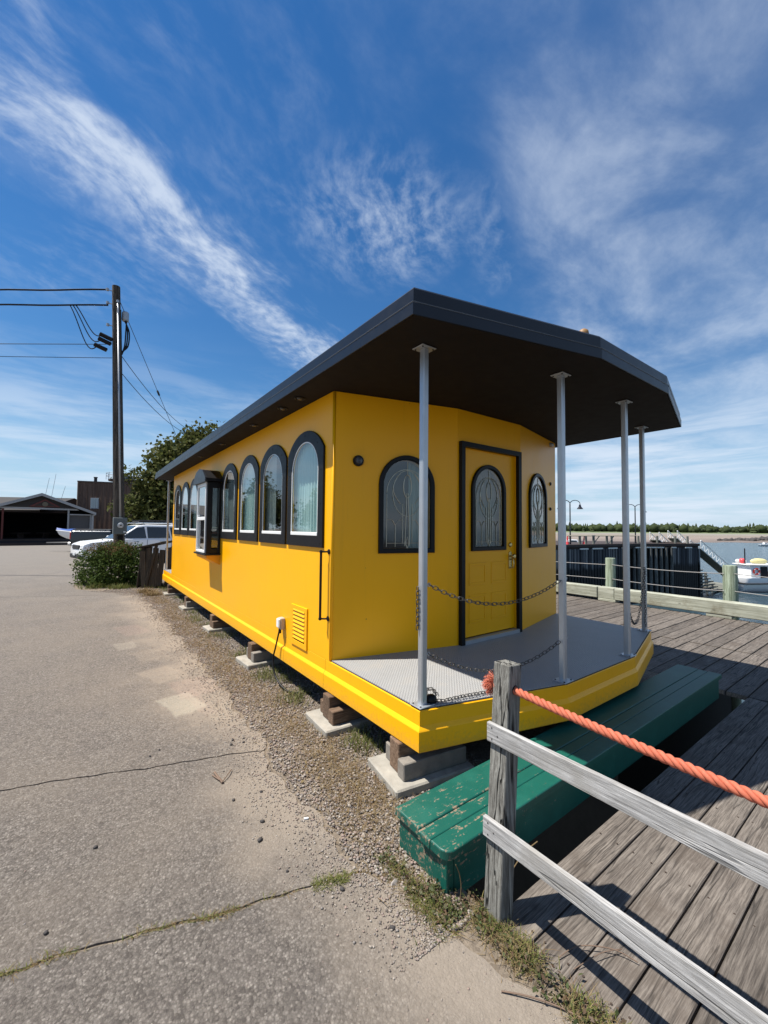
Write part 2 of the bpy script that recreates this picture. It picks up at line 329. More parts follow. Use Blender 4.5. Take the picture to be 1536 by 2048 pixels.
# ------------------------------------------------------------------ mesh helpers
class MB:
    def __init__(s): s.v = []; s.f = []
    def add(s, vs, fs):
        o = len(s.v); s.v += [tuple(p) for p in vs]; s.f += [tuple(i+o for i in f) for f in fs]; return s
    def box(s, c, d, rot=None):
        hx, hy, hz = d[0]/2, d[1]/2, d[2]/2
        vs = [Vector((x*hx, y*hy, z*hz)) for x in (-1, 1) for y in (-1, 1) for z in (-1, 1)]
        if rot is not None: vs = [rot @ p for p in vs]
        c = Vector(c)
        return s.add([p+c for p in vs], [(0,1,3,2), (4,6,7,5), (0,4,5,1), (2,3,7,6), (0,2,6,4), (1,5,7,3)])
    def bbox(s, c, d, bev=.005, rot=None):
        b = bmesh.new(); c = Vector(c); h = [k/2 for k in d]
        for x in (-1, 1):
            for y in (-1, 1):
                for z in (-1, 1):
                    for k in range(3):
                        p = Vector((x*(h[0]-(bev if k != 0 else 0)), y*(h[1]-(bev if k != 1 else 0)), z*(h[2]-(bev if k != 2 else 0))))
                        if rot is not None: p = rot @ p
                        b.verts.new(p + c)
        r = bmesh.ops.convex_hull(b, input=b.verts); bmesh.ops.dissolve_limit(b, angle_limit=.02, verts=b.verts, edges=b.edges)
        b.verts.index_update(); b.verts.ensure_lookup_table()
        s.add([v.co.copy() for v in b.verts], [[v.index for v in f.verts] for f in b.faces]); b.free(); return s
    def tube(s, pts, r, n=8, cap=True, closed=False):
        pts = [Vector(p) for p in pts]; rs = r if isinstance(r, (list, tuple)) else [r]*len(pts)
        N = len(pts); vs = []; fs = []; ref = None
        for i, p in enumerate(pts):
            a = pts[(i-1) % N] if (closed or i > 0) else p; b = pts[(i+1) % N] if (closed or i < N-1) else p
            d = (b-a).normalized() if (b-a).length > 1e-9 else Vector((0, 0, 1))
            if ref is None: ref = Vector((0, 0, 1)) if abs(d.z) < .9 else Vector((1, 0, 0))
            sx = ref - d*ref.dot(d)
            if sx.length < 1e-6: sx = d.orthogonal()
            sx.normalize(); ref = sx; sy = d.cross(sx)
            vs += [p + (sx*math.cos(2*PI*k/n) + sy*math.sin(2*PI*k/n))*rs[i] for k in range(n)]
        for i in range(N if closed else N-1):
            j = (i+1) % N
            fs += [(i*n+k, i*n+(k+1) % n, j*n+(k+1) % n, j*n+k) for k in range(n)]
        if cap and not closed: fs += [tuple(reversed(range(n))), tuple(range((N-1)*n, N*n))]
        return s.add(vs, fs)
    def prism(s, poly, z0, z1, axis=2):
        """polygon extruded along an axis; poly in the two other axes in order"""
        def P(a, b, h): return ((h, a, b), (a, h, b), (a, b, h))[axis]
        n = len(poly); vs = [P(a, b, z0) for a, b in poly] + [P(a, b, z1) for a, b in poly]
        return s.add(vs, [tuple(reversed(range(n))), tuple(range(n, 2*n))] + [(i, (i+1) % n, n+(i+1) % n, n+i) for i in range(n)])
    def quad(s, *p): return s.add(p, [tuple(range(len(p)))])
    def lathe(s, prof, c, n=12, axis=Vector((0, 0, 1))):
        axis = axis.normalized(); sx = axis.orthogonal().normalized(); sy = axis.cross(sx); c = Vector(c); vs = []; m = len(prof)
        for r, h in prof: vs += [c + axis*h + (sx*math.cos(2*PI*k/n) + sy*math.sin(2*PI*k/n))*r for k in range(n)]
        fs = [(i*n+k, i*n+(k+1) % n, (i+1)*n+(k+1) % n, (i+1)*n+k) for i in range(m-1) for k in range(n)]
        return s.add(vs, fs + [tuple(reversed(range(n))), tuple(range((m-1)*n, m*n))])
    def xf(s, mat): s.v = [tuple(mat @ Vector(p)) for p in s.v]; return s
OFF = {}
def link_mesh(name, me, mat, parent=None, smooth=False):
    if mat is not None: me.materials.append(mat)
    if smooth:
        me.shade_smooth()
    o = bpy.data.objects.new(name, me); COL.objects.link(o)
    if parent is not None: o.parent = parent
    return o
def obj(name, mb, mat, parent=None, smooth=False, angle=None):
    off = OFF.get(parent.name, Vector((0, 0, 0))) if parent is not None else Vector((0, 0, 0))
    me = bpy.data.meshes.new(name); me.from_pydata([tuple(Vector(p)-off) for p in mb.v], [], mb.f); me.update()
    b = bmesh.new(); b.from_mesh(me); bmesh.ops.recalc_face_normals(b, faces=b.faces); b.to_mesh(me); b.free()
    o = link_mesh(name, me, mat, parent, False)
    if smooth:
        me.shade_smooth()
        if angle is not None:
            try: me.set_sharp_from_angle(angle=rad(angle))
            except Exception: pass
    OFF[o.name] = off; return o
def fast(name, V, F, mat, parent=None):
    """numpy verts and faces (all with the same number of corners)"""
    me = bpy.data.meshes.new(name); V = np.asarray(V, np.float32); F = np.asarray(F, np.int32); k = F.shape[1]
    off = OFF.get(parent.name, Vector((0, 0, 0))) if parent is not None else Vector((0, 0, 0))
    V = V - np.array(off, np.float32)
    me.vertices.add(len(V)); me.vertices.foreach_set('co', V.ravel()); me.loops.add(F.size); me.loops.foreach_set('vertex_index', F.ravel())
    me.polygons.add(len(F)); me.polygons.foreach_set('loop_start', np.arange(len(F), dtype=np.int32)*k); me.polygons.foreach_set('loop_total', np.full(len(F), k, np.int32))
    me.update(calc_edges=True); o = link_mesh(name, me, mat, parent); OFF[o.name] = off; return o
def tag(o, label=None, cat=None, group=None, kind=None):
    if label: o['label'] = label
    if cat: o['category'] = cat
    if group: o['group'] = group
    if kind: o['kind'] = kind
    return o
def thing(name, label, cat, loc=(0, 0, 0), group=None):
    o = bpy.data.objects.new(name, None); o.empty_display_size = .2; COL.objects.link(o); o.location = loc; OFF[o.name] = Vector(loc)
    return tag(o, label, cat, group)
def struct(name, mb, mat, **k):
    return tag(obj(name, mb, mat, **k), kind='structure')
def copy_mesh(name, me, mat_loc, parent=None):
    o = bpy.data.objects.new(name, me); COL.objects.link(o); o.parent = parent; o.location = mat_loc; return o

# ------------------------------------------------------------------ ground, road
WATER_Z = -6.25
g = MB()
def sheet(mb, x0, x1, y0, y1, z): mb.quad((x0, y0, z), (x1, y0, z), (x1, y1, z), (x0, y1, z))
sheet(g, -400, -.30, -80, 500, -.009); sheet(g, -.30, 3.86, -.60, 500, -.009)
struct('ground', g, M['earth'])
def road_edge(y):
    pts = [(-40, -.40), (-3, -.37), (-1.2, -.40), (-.75, -.52), (-.5, -.56), (-.25, -.66), (.5, -.68), (1.8, -.60), (4, -.58), (7, -.56), (9.6, -.62), (10.4, -.9), (11.0, -1.4), (11.8, -1.95), (13.2, -2.0), (14.2, -1.2), (15.0, 3), (500, 3)]
    for (a, xa), (b, xb) in zip(pts, pts[1:]):
        if a <= y <= b: return xa + (xb-xa)*(y-a)/(b-a) + ((.026*math.sin(y*5.3+1)+.016*math.sin(y*11.7)+.012*math.sin(y*27.0+2))*min(1, max(0, (y+.55)*2)) if -1 < y < 11 else 0)
    return 3
road = bpy.data.objects.new('road', None); COL.objects.link(road); tag(road, kind='structure'); OFF['road'] = Vector((0, 0, 0))
def jag(x, k, amp): return amp*(math.sin(x*7.1+k)+.6*math.sin(x*17.3+2*k)+.5*math.sin(x*41+3*k))
# slabs are bounded by transverse cracks, the farthest a thin cast shadow cut in as a gap: y = c - s*x
cracks_and_shadow = [(-60, 0), (-.505, .31), (.865, .335), (9.70, .44), (480, 0)]
for i in range(4):
    (c0, s0), (c1, s1) = cracks_and_shadow[i], cracks_and_shadow[i+1]
    gap = .009 if i != 2 else .007
    lo, hi = [], []
    xr = -.45
    xs = list(np.concatenate([[-400, -120, -40, -15], np.arange(-8, -.2, .035)]))
    V = []
    def edge(xs, c, s, sgn, k):
        out = []
        for x in xs:
            xx = max(x, -9); y = c - s*xx + (jag(x, k, .008) if abs(c) < 50 else 0) + sgn*gap
            out.append((x, y))
        return out
    a = [p for p in edge(xs, c0, s0, 1, i) if p[0] <= road_edge(p[1])]
    b_ = [p for p in edge(xs, c1, s1, -1, i+1) if p[0] <= road_edge(p[1])]
    ya, yb = a[-1][1], b_[-1][1]
    right = []
    n = max(2, int(min(abs(yb-ya), 60)/.03)); yy = np.linspace(ya, yb, n) if yb < 60 and ya > -20 else np.concatenate([np.linspace(ya, min(yb, 30), 400), [yb]]) if ya > -20 else np.concatenate([[ya], np.linspace(-6, yb, 200)])
    for y in yy[1:-1]: right.append((road_edge(y) + jag(y, 5, .013), y))
    poly = a + right + list(reversed(b_))
    mb = MB(); n = len(poly)
    mb.add([(x, y, 0) for x, y in poly] + [(x, y, -.0095) for x, y in poly], [tuple(range(n))] + [(k, (k+1) % n, n+(k+1) % n, n+k) for k in range(n)])
    me = bpy.data.meshes.new('road_slab'); me.from_pydata(mb.v, [], mb.f); me.update()
    b = bmesh.new(); b.from_mesh(me); bmesh.ops.triangulate(b, faces=[f for f in b.faces if len(f.verts) > 4]); bmesh.ops.recalc_face_normals(b, faces=b.faces); b.to_mesh(me); b.free()
    o = link_mesh('road_slab', me, M['asphalt'], road)

for c_, s_, k_, w_ in ((-.505, .31, 1, .016), (.865, .335, 2, .011), (9.70, .44, 3, .03)):  # farthest strip of fill draws a thin cast shadow on the road as a crack
    xs = np.arange(-7.5, -.74, .03); V_ = []
    for x_ in xs:
        y_ = c_ - s_*x_ + jag(x_, k_, .008); V_ += [(x_, y_-w_*(.8+.5*math.sin(x_*31)), -.0085), (x_, y_+.002*math.sin(x_*50), -.0045+.002*math.sin(x_*23)), (x_, y_+w_*(.8+.5*math.sin(x_*27+1)), -.0085)]
    F_q = [(3*i+j, 3*i+3+j, 3*i+4+j, 3*i+1+j) for i in range(len(xs)-1) for j in (0, 1)]
    q_ = MB(); q_.add(V_, F_q); o_ = obj('crack_and_shadow_fill', q_, M['earth'], road)
# wharf body and water
w = MB(); w.box((4.4, -40.86, -3.4), (9.1, 80, 6.5)); w.box((6.42, 250, -3.4), (5.0, 499, 6.5))
struct('wharf_body', w, M['under'])
wa = MB(); sheet(wa, -.5, 3000, -2500, 3000, WATER_Z)
struct('water', wa, water_mat())

# ------------------------------------------------------------------ wharf deck planks
deck = bpy.data.objects.new('wharf_deck', None); COL.objects.link(deck); tag(deck, kind='structure'); OFF['wharf_deck'] = Vector((0, 0, 0))
def plank_mesh(L, wd, th=.05):
    m = MB().bbox((0, 0, -th/2), (L, wd, th), .004)
    me = bpy.data.meshes.new('plank'); me.from_pydata(m.v, [], m.f); me.update(); me.materials.append(M['deck']); return me
DZ = -.02
PW = .166
pm = plank_mesh(4.16, PW-.008)
for k in range(15):
    o = copy_mesh('plank', pm, (-.28+2.08+random.uniform(-.012, .012), -.83-PW*(k+.5), DZ+random.uniform(-.003, .003)), deck); o.rotation_euler = (random.uniform(-.008, .008), 0, random.uniform(-.0012, .0012))
PW2 = .19
pa = plank_mesh(2.02, PW2-.014); pb = plank_mesh(2.72, PW2-.014)
for k in range(92):
    y = -3.3 + PW2*(k+.5)
    for me, x in ((pa, 4.92), (pb, 7.32)):
        o = copy_mesh('plank', me, (x+random.uniform(-.006, .006), y, DZ+random.uniform(-.004, .004)), deck); o.rotation_euler = (random.uniform(-.006, .006), 0, 0)

nl = MB()
for k in range(8):
    for x in (-.20, .62, 1.45, 2.3, 3.1):
        for d in (-.05, .05): nl.lathe([(.0050, -.002), (.0045, .0012), (.0005, .0014)], (x+random.uniform(-.01, .01), -.83-PW*(k+.5)+d+random.uniform(-.008, .008), DZ+.0025), 6)
tag(obj('nail_heads', nl, plain('rusty_nail', (.045, .03, .022), .7), deck), kind='stuff')
# ------------------------------------------------------------------ the yellow cabin
WD, BX, BY = 3.692, 1.245, .325           # width, bow facets of the porch
WY, WBX, WBY = 1.2176, 1.3016, .3236      # wall front
HP, HB, HR, HT = .526, .254, 2.992, 3.172 # porch floor, skirt bottom, soffit, roof top
LEN = 10.63; WYB = LEN-WY
cabin = thing('ticket_cabin', 'bright yellow cabin with black roof, arched windows and a railed front porch', 'cabin', (WD/2, LEN/2, 0))

def bow(y0, y1, dx, bx, by):
    """plan of the building: both ends bowed out in three facets, counter-clockwise from the near left corner"""
    return [(-dx, y0), (bx, y0-by), (WD-bx, y0-by), (WD+dx, y0), (WD+dx, y1), (WD-bx, y1+by), (bx, y1+by), (-dx, y1)]
def offset(poly, d):
    n = len(poly); out = []
    for i in range(n):
        p0, p, p1 = Vector(poly[i-1]), Vector(poly[i]), Vector(poly[(i+1) % n])
        e0, e1 = (p-p0).normalized(), (p1-p).normalized(); n0, n1 = Vector((e0.y, -e0.x)), Vector((e1.y, -e1.x))
        k = (n0+n1).normalized(); out.append(tuple(p + k*(d/max(.2, k.dot(n0)))))
    return out
def ring(mb, poly, prof, cap_bottom=False, cap_top=False):
    """loft of a plan outline through (offset, z) rows"""
    n = len(poly); vs = []
    for d, z in prof: vs += [(x, y, z) for x, y in offset(poly, d)]
    fs = [(i*n+k, i*n+(k+1) % n, (i+1)*n+(k+1) % n, (i+1)*n+k) for i in range(len(prof)-1) for k in range(n)]
    if cap_bottom: fs.append(tuple(reversed(range(n))))
    if cap_top: fs.append(tuple(range((len(prof)-1)*n, len(prof)*n)))
    return mb.add(vs, fs)
plan = bow(0, LEN, 0, BX, BY)
# skirt in butted panels (left side split where the photo shows seams)
def skirt_panel(pts, seam=.002):
    """wall panels following consecutive plan points"""
    prof = [(-.03, HP-.008), (-.006, HP-.006), (0, HP-.012), (0, .420), (.016, .398), (.020, .390), (.020, HB+.008), (.012, HB), (-.03, HB)]
    mb = MB(); m = len(pts); vs = []
    for d, z in prof:
        off = offset(plan, d); mp = {tuple(np.round(p, 4)): q for p, q in zip(plan, off)}
        for p in pts:
            key = tuple(np.round(p, 4))
            if key in mp: q = mp[key]
            else: q = (p[0]-d if p[0] < 1 else p[0]+d, p[1])
            vs.append((q[0], q[1], z))
    k = len(prof)
    fs = [(i*m+j, i*m+j+1, (i+1)*m+j+1, (i+1)*m+j) for i in range(k-1) for j in range(m-1)]
    mb.add(vs, fs); return mb
A0, B0, C0, D0, D1, C1, B1, A1 = plan
for pts in ([(0, 1.300), A0, B0, C0, D0, (WD, 1.3)], [(0, 2.208), (0, 1.304)], [(0, LEN-1.4), (0, 2.212)], [(WD, 1.304), (WD, LEN-1.4)], [(WD, LEN-1.396), D1, C1, B1, A1, (0, LEN-1.396)]):
    obj('skirt_panel', skirt_panel(pts), M['yellow'], cabin)
# porch floors with tread plate, and the black edge seal round them
inner = MB(); ring(inner, offset(plan, -.03), [(0, HB+.02), (0, HP-.03)], True, True); obj('floor_frame', inner, M['under'], cabin)
wallplan = bow(WY, WYB, 0, WBX, WBY)
front_floor = [A0, B0, C0, D0, (WD, WY), (WD-WBX, WY-WBY), (WBX, WY-WBY), (0, WY)]
def inset_front(d): return [(d, d*.9), (BX+d*.1, -BY+d), (WD-BX-d*.1, -BY+d), (WD-d, d*.9), (WD-d, WY-.002), (WD-WBX, WY-WBY-.002), (WBX, WY-WBY-.002), (d, WY-.002)]
obj('porch_floor', MB().prism(inset_front(.014), HP-.004, HP+.004), M['plate'], cabin)
obj('edge_seal', MB().prism(inset_front(.006), HP-.012, HP-.003), M['seal'], cabin)
def flip(poly): return [(x, LEN-y) for x, y in reversed(poly)]
obj('porch_floor', MB().prism(flip(inset_front(.014)), HP-.004, HP+.004), M['plate'], cabin)
obj('edge_seal', MB().prism(flip(inset_front(.006)), HP-.012, HP-.003), M['seal'], cabin)

def arc_pts(s0, s1, zs, zt, n=20):
    """arch from right to left between the springing points (segmental or semicircular)"""
    a = (s1-s0)/2; h = zt-zs; c = (s0+s1)/2; R = (a*a+h*h)/(2*h); zc = zt-R
    t0 = math.atan2(zs-zc, a)
    return [(c+R*math.cos(t0+(PI-2*t0)*i/n), zc+R*math.sin(t0+(PI-2*t0)*i/n)) for i in range(n+1)]
def outline(s0, s1, zb, zs, zt, n=20):
    return [(s0, zb), (s1, zb)] + arc_pts(s0, s1, zs, zt, n)
class Facet:
    """vertical plane through plan points p and q; s along, z up, h outwards"""
    def __init__(s, p, q): s.p = Vector((*p, 0)); e = Vector((*q, 0))-s.p; s.len = e.length; s.e = e.normalized(); s.n = Vector((s.e.y, -s.e.x, 0))
    def __call__(s, a, z, h=0): return s.p + s.e*a + s.n*h + Vector((0, 0, z))
def facet_wall(F, z0, z1, openings, depth=.07):
    """openings: (s0, s1, zb, arch points right to left)"""
    mb = MB(); x = 0.0
    for s0, s1, zb, arc in sorted(openings):
        mb.quad(F(x, z0), F(s0, z0), F(s0, z1), F(x, z1))
        if zb > z0+.001: mb.quad(F(s0, z0), F(s1, z0), F(s1, zb), F(s0, zb))
        for a, b in zip(arc, arc[1:]): mb.quad(F(b[0], b[1]), F(a[0], a[1]), F(a[0], z1), F(b[0], z1))
        loop = [(s0, zb), (s1, zb)] + list(arc); n = len(loop)
        mb.add([F(*q) for q in loop] + [F(*q, -depth) for q in loop], [(i, (i+1) % n, n+(i+1) % n, n+i) for i in range(n)])
        x = s1
    mb.quad(F(x, z0), F(F.len, z0), F(F.len, z1), F(x, z1)); return mb
def ring_plate(F, out, inn, h0, h1, bev=.004):
    """frame between two outlines with the same number of points, from h0 to h1"""
    n = len(out); mb = MB()
    co = (sum(p[0] for p in out)/n, sum(p[1] for p in out)/n)
    def shr(p, d): v = Vector((co[0]-p[0], co[1]-p[1])); v.normalize(); return (p[0]+v.x*d, p[1]+v.y*d)
    rows = [[F(*p, h0) for p in out], [F(*p, h1-bev) for p in out], [F(*shr(p, bev), h1) for p in out], [F(*shr(p, -bev), h1) for p in inn], [F(*p, h1-bev) for p in inn], [F(*p, h0) for p in inn]]
    vs = sum(rows, []); fs = [(r*n+i, r*n+(i+1) % n, (r+1)*n+(i+1) % n, (r+1)*n+i) for r in range(5) for i in range(n)]
    return mb.add(vs, fs)
def curtain(F, s0, s1, z0, z1, h, waves=9, amp=.018):
    mb = MB(); N = waves*8; vs = []
    for i in range(N+1):
        t = i/N; s = s0+(s1-s0)*t; d = h+amp*math.sin(t*waves*2*PI)+.4*amp*math.sin(t*waves*4.3*PI+1)
        vs += [F(s, z0, d*1.0), F(s, z1, h+.5*(d-h))]
    return mb.add(vs, [(2*i, 2*i+2, 2*i+3, 2*i+1) for i in range(N)])
def disc(F, s, z, h, r, n=10): return MB().lathe([(r, -.002), (r, h*.6), (r*.7, h), (0.0005, h)], F(s, z, 0), n, F.n)

# left wall with its row of arched windows
Lf = Facet((0, WYB), (0, WY))       # s runs from the far corner to the near one
def Ls(y): return WYB - y
wins = [(1.365, 2.195), (2.245, 3.075), (3.150, 3.955), (4.060, 4.880), (5.730, 6.470), (6.560, 7.395), (7.450, 8.265), (8.350, 9.150)]
ZB, ZT = 1.535, 2.715
ops = []
for y0, y1 in wins:
    s0, s1 = Ls(y1)+.105, Ls(y0)-.105
    ops.append((s0, s1, ZB+.11, arc_pts(s0, s1, ZT-.11-.98*(s1-s0)/2, ZT-.11)))
ops.append((Ls(5.63), Ls(4.97), 1.32, [(Ls(4.97), 2.44), (Ls(5.63), 2.44)]))
obj('wall', facet_wall(Lf, HP-.006, HR-.001, ops, .012), M['yellow'], cabin)
for i, (y0, y1) in enumerate(wins):
    s0, s1 = Ls(y1), Ls(y0); a, b = s0+.105, s1-.105
    zs = ZT-.11-.98*(b-a)/2
    fr = obj('window_frame', ring_plate(Lf, outline(s0, s1, ZB, ZT-.215, ZT), outline(a, b, ZB+.11, zs, ZT-.11), .001, .021), M['black'], cabin)
    obj('pane', MB().add([Lf(*p, .011) for p in outline(a-.001, b+.001, ZB+.109, zs, ZT-.109)], [tuple(range(23))]), M['glass'], fr)
    obj('bead', ring_plate(Lf, outline(a, b, ZB+.11, zs, ZT-.11), outline(a+.012, b-.012, ZB+.122, zs, ZT-.122), .0115, .018, .002), M['white'] if i != 1 else M['alu'], fr)
    obj('sill', MB().bbox((-.012, (y0+y1)/2, ZB+.128), (.022, b-a-.004, .034), .003), M['white'], fr)
    if i not in (1,): obj('curtain', curtain(Lf, a-.12-.05*i, b+.05, ZB+.05, ZT-.06, -.045-.012*(i % 2), 12, .010), M['curtain'] if i in (0, 2, 4, 5, 6, 7) else M['curtain_grey'], fr)
    else: obj('curtain', curtain(Lf, a-.10, a+.26, ZB+.05, ZT-.06, -.055, 6, .010), M['curtain_grey'], fr)
    if i < 3:
        for bs, bz in ((.5, 1.13), (.17, 1.02), (.84, 1.02), (.06, .75), (.94, .75), (.06, .42), (.94, .42), (.06, .04), (.94, .04)):
            q = disc(Lf, s0+(s1-s0)*bs, ZB+bz, .024, .010, 8); q.v = [tuple(Vector(p)) for p in q.v]; obj('bolt', q, M['black'], fr)

# front wall in three facets, rear likewise; right wall plain with windows it shares with the left
P = wallplan
def arched(s0, s1, zb, zt, fw_): return (s0+fw_, s1-fw_, zb+fw_, arc_pts(s0+fw_, s1-fw_, zt-(s1-s0)/2, zt-fw_))
FL, FC, FR = Facet(P[0], P[1]), Facet(P[1], P[2]), Facet(P[2], P[3])
WL = (.455, 1.060, 1.485, 2.446); WR = (.256, .896, 1.500, 2.463); DW = (.226, .806, 1.490, 2.446)
obj('wall', facet_wall(FL, HP+.001, HR-.001, [arched(*WL, .045)]), M['yellow'], cabin)
obj('wall', facet_wall(FC, HP+.001, HR-.001, [(.072, .998, HP+.03, [(.998, 2.602), (.072, 2.602)])]), M['yellow'], cabin)
obj('wall', facet_wall(FR, HP+.001, HR-.001, [arched(*WR, .045)]), M['yellow'], cabin)
obj('wall', facet_wall(Facet(P[3], P[4]), HP-.006, HR-.001, []), M['yellow'], cabin)
for a, b in ((4, 5), (5, 6), (6, 7)): obj('wall', facet_wall(Facet(P[a], P[b]), HP+.001, HR-.001, []), M['yellow'], cabin)
# rounded corner bead of the wall where side meets front
obj('corner_bead', MB().tube([(.012, WY+.006, HP+.004), (.012, WY+.006, HR-.004)], .016, 10), M['yellow'], cabin, True)

def leaded_window(F, dims, parent, fw_=.045, hh=0.0, depth=.008):
    s0, s1, zb, zt = dims; a, b = s0+fw_, s1-fw_; zs = zt-(s1-s0)/2
    fr = obj('window_frame', ring_plate(F, outline(s0, s1, zb, zs, zt), outline(a, b, zb+fw_, zs, zt-fw_), hh+.001, hh+.030, .006), M['black'], parent)
    obj('pane', MB().add([F(*p, hh+depth) for p in outline(a-.002, b+.002, zb+fw_-.002, zs, zt-fw_+.002)], [tuple(range(23))]), M['leaded'], fr)
    c = (a+b)/2; w_ = (b-a)/2; hgt = zt-fw_-zb-fw_; z0 = zb+fw_; h = hh+depth+.004; came = MB()
    def ln(pts, r=.0034): came.tube([F(c+x*w_, z0+z*hgt, h) for x, z in pts], r, 5)
    ln([(-.86+.0, .06), (.86, .06)]); 
    for s in (-1, 1):
        ln([(s*.86, .02), (s*.86, .60)]); ln([(s*.50, .02), (s*.50, .26)]); ln([(s*.2, .06), (s*.2, .50)])
        ln([(s*.50, .26), (s*.36, .32)]); ln([(s*.50, .26), (s*.64, .32)]); ln([(s*.86, .32), (s*.64, .32)]); ln([(s*.36, .32), (s*.2, .32)])
        ln([(s*.10, .03), (s*.05, .45), (s*.03, .62)], .0045)
        ln([(s*(.30+.30*math.sin(k/10*PI)), .50+.34*k/10) for k in range(11)])
    ln([(.86*math.cos(k/18*PI), .62+.27*math.sin(k/18*PI)) for k in range(19)])
    ln([(.62*math.cos(k/24*2*PI), .62+.26*math.sin(k/24*2*PI)) for k in range(25)])
    ln([(.17*math.sin(k/16*2*PI), .70+.13*math.cos(k/16*2*PI)) for k in range(17)], .0045)
    ln([(0, .83), (0, .98)]); ln([(0, .0), (-.07, .06), (0, .13), (.07, .06), (0, 0)], .0045)
    obj('lead_came', came, M['came'], fr)
    for s_, z_, r_ in ((0, .60, .016), (0, .07, .013), (-.62, .55, .014), (.62, .55, .014)):
        obj('bevel_jewel', MB().lathe([(.001, -.002), (r_, 0), (r_*.5, .006), (.001, .007)], F(c+s_*w_, z0+z_*hgt, h), 6, F.n), M['glass'], fr)
    return fr
leaded_window(FL, WL, cabin); leaded_window(FR, WR, cabin)
obj('curtain', curtain(FR, .2, .95, 1.5, 2.45, -.12, 8), M['curtain_grey'], cabin); obj('curtain', curtain(FL, .84, 1.12, 1.48, 2.42, -.14, 5), M['curtain'], cabin)
# door
fo, fi = [(.020, HP+.004), (1.050, HP+.004), (1.050, 2.648), (.020, 2.648)], [(.074, HP+.004), (.996, HP+.004), (.996, 2.600), (.074, 2.600)]
dfm = MB()
for c_, d_ in (((.047), None), ((1.023), None)):
    dfm.add([FC(c_+x, z, h) for h in (.001, .045) for x, z in ((-.027, HP+.004), (.027, HP+.004), (.027, 2.648), (-.027, 2.648))], [(0,1,2,3), (7,6,5,4), (0,4,5,1), (1,5,6,2), (2,6,7,3), (3,7,4,0)])
dfm.add([FC(x, z, h) for h in (.001, .045) for x, z in ((.0741, 2.594), (.9959, 2.594), (.9959, 2.648), (.0741, 2.648))], [(0,1,2,3), (7,6,5,4), (0,4,5,1), (1,5,6,2), (2,6,7,3), (3,7,4,0)])
obj('door_frame', dfm, M['black'], cabin)
FCd = FC
class DoorF:
    p = None
def door_slab():
    F = FC; mb = facet_wall_range(F, .078, .992, HP+.055, 2.598, [arched(*DW, .045)], -.02); return mb
def facet_wall_range(F, sa, sb, z0, z1, openings, h):
    G = Facet((0, 0), (1, 0)); G.p = F(sa, 0, h); G.e = F.e; G.n = F.n; G.len = sb-sa
    return facet_wall(G, z0, z1, [(o[0]-sa, o[1]-sa, o[2], [(x-sa, z) for x, z in o[3]]) for o in openings], .045)
door = obj('door', door_slab(), M['yellow'], cabin)
leaded_window(FC, DW, door, .045, -.02)
obj('curtain', curtain(FC, .24, .80, 1.5, 2.42, -.14, 9), M['curtain_grey'], door)
for sa in (.20, .565):      # raised panels low on the door
    for za, zb in ((.72, 1.02), (1.12, 1.36)):
        obj('door_panel', ring_plate(FC, [(sa, za), (sa+.28, za), (sa+.28, zb), (sa, zb)], [(sa+.03, za+.03), (sa+.25, za+.03), (sa+.25, zb-.03), (sa+.03, zb-.03)], -.019, -.014, .003), M['yellow'], door)
thr = MB().add([FC(s, z, h) for h in (-.02, .05) for s, z in ((.076, HP+.005), (.994, HP+.005), (.994, HP+.045), (.076, HP+.045))], [(0,1,2,3), (7,6,5,4), (0,4,5,1), (1,5,6,2), (2,6,7,3), (3,7,4,0)])
obj('threshold', thr, M['alu'], cabin)
for z in (.86, 1.55, 2.36): obj('hinge', MB().tube([FC(.079, z-.05, -.004), FC(.079, z+.05, -.004)], .009, 8), M['brass'], door)
obj('deadbolt', MB().lathe([(.027, 0), (.027, .012), (.020, .02), (.0005, .021)], FC(.905, 1.548, -.02), 16, FC.n), M['brass'], door)
hd = MB().add([FC(.905+x, z, -.02+h) for h in (0, .008) for x, z in ((-.026, 1.27), (.026, 1.27), (.030, 1.40), (.026, 1.455), (0, 1.475), (-.026, 1.455), (-.030, 1.40))], [tuple(range(7)), tuple(range(13, 6, -1))] + [(i, (i+1) % 7, 7+(i+1) % 7, 7+i) for i in range(7)])
hd.tube([FC(.905, 1.28, -.012), FC(.905, 1.285, .028), FC(.905, 1.33, .036), FC(.905, 1.375, .028), FC(.905, 1.38, -.012)], .008, 8)
hd.lathe([(.012, 0), (.012, .022), (.026, .034), (.028, .05), (.020, .062), (.0005, .064)], FC(.905, 1.415, -.012), 14, FC.n)
obj('door_handle', hd, M['brass'], door, True, 40)
# small fittings on the front
lamp = obj('porch_light', MB().lathe([(.052, 0), (.052, .02), (.047, .03), (.0005, .031)], FL(.243, 2.357), 20, FL.n), M['black'], cabin)
obj('lens', MB().lathe([(.036, 0), (.030, .012), (.0005, .016)], FL(.243, 2.357, .031), 16, FL.n), M['car_glass_dark'], lamp)
for s, z in ((1.105, 2.375), (1.097, 2.02)): obj('bell_push', MB().lathe([(.024, 0), (.024, .012), (.010, .02), (.0005, .021)], FR(s, z), 14, FR.n), M['black'], cabin)
obj('camera_dome', MB().lathe([(.03, 0), (.03, .02), (.022, .045), (.0005, .055)], FR(1.10, 2.93, .001), 12, FR.n), M['alu'], cabin)
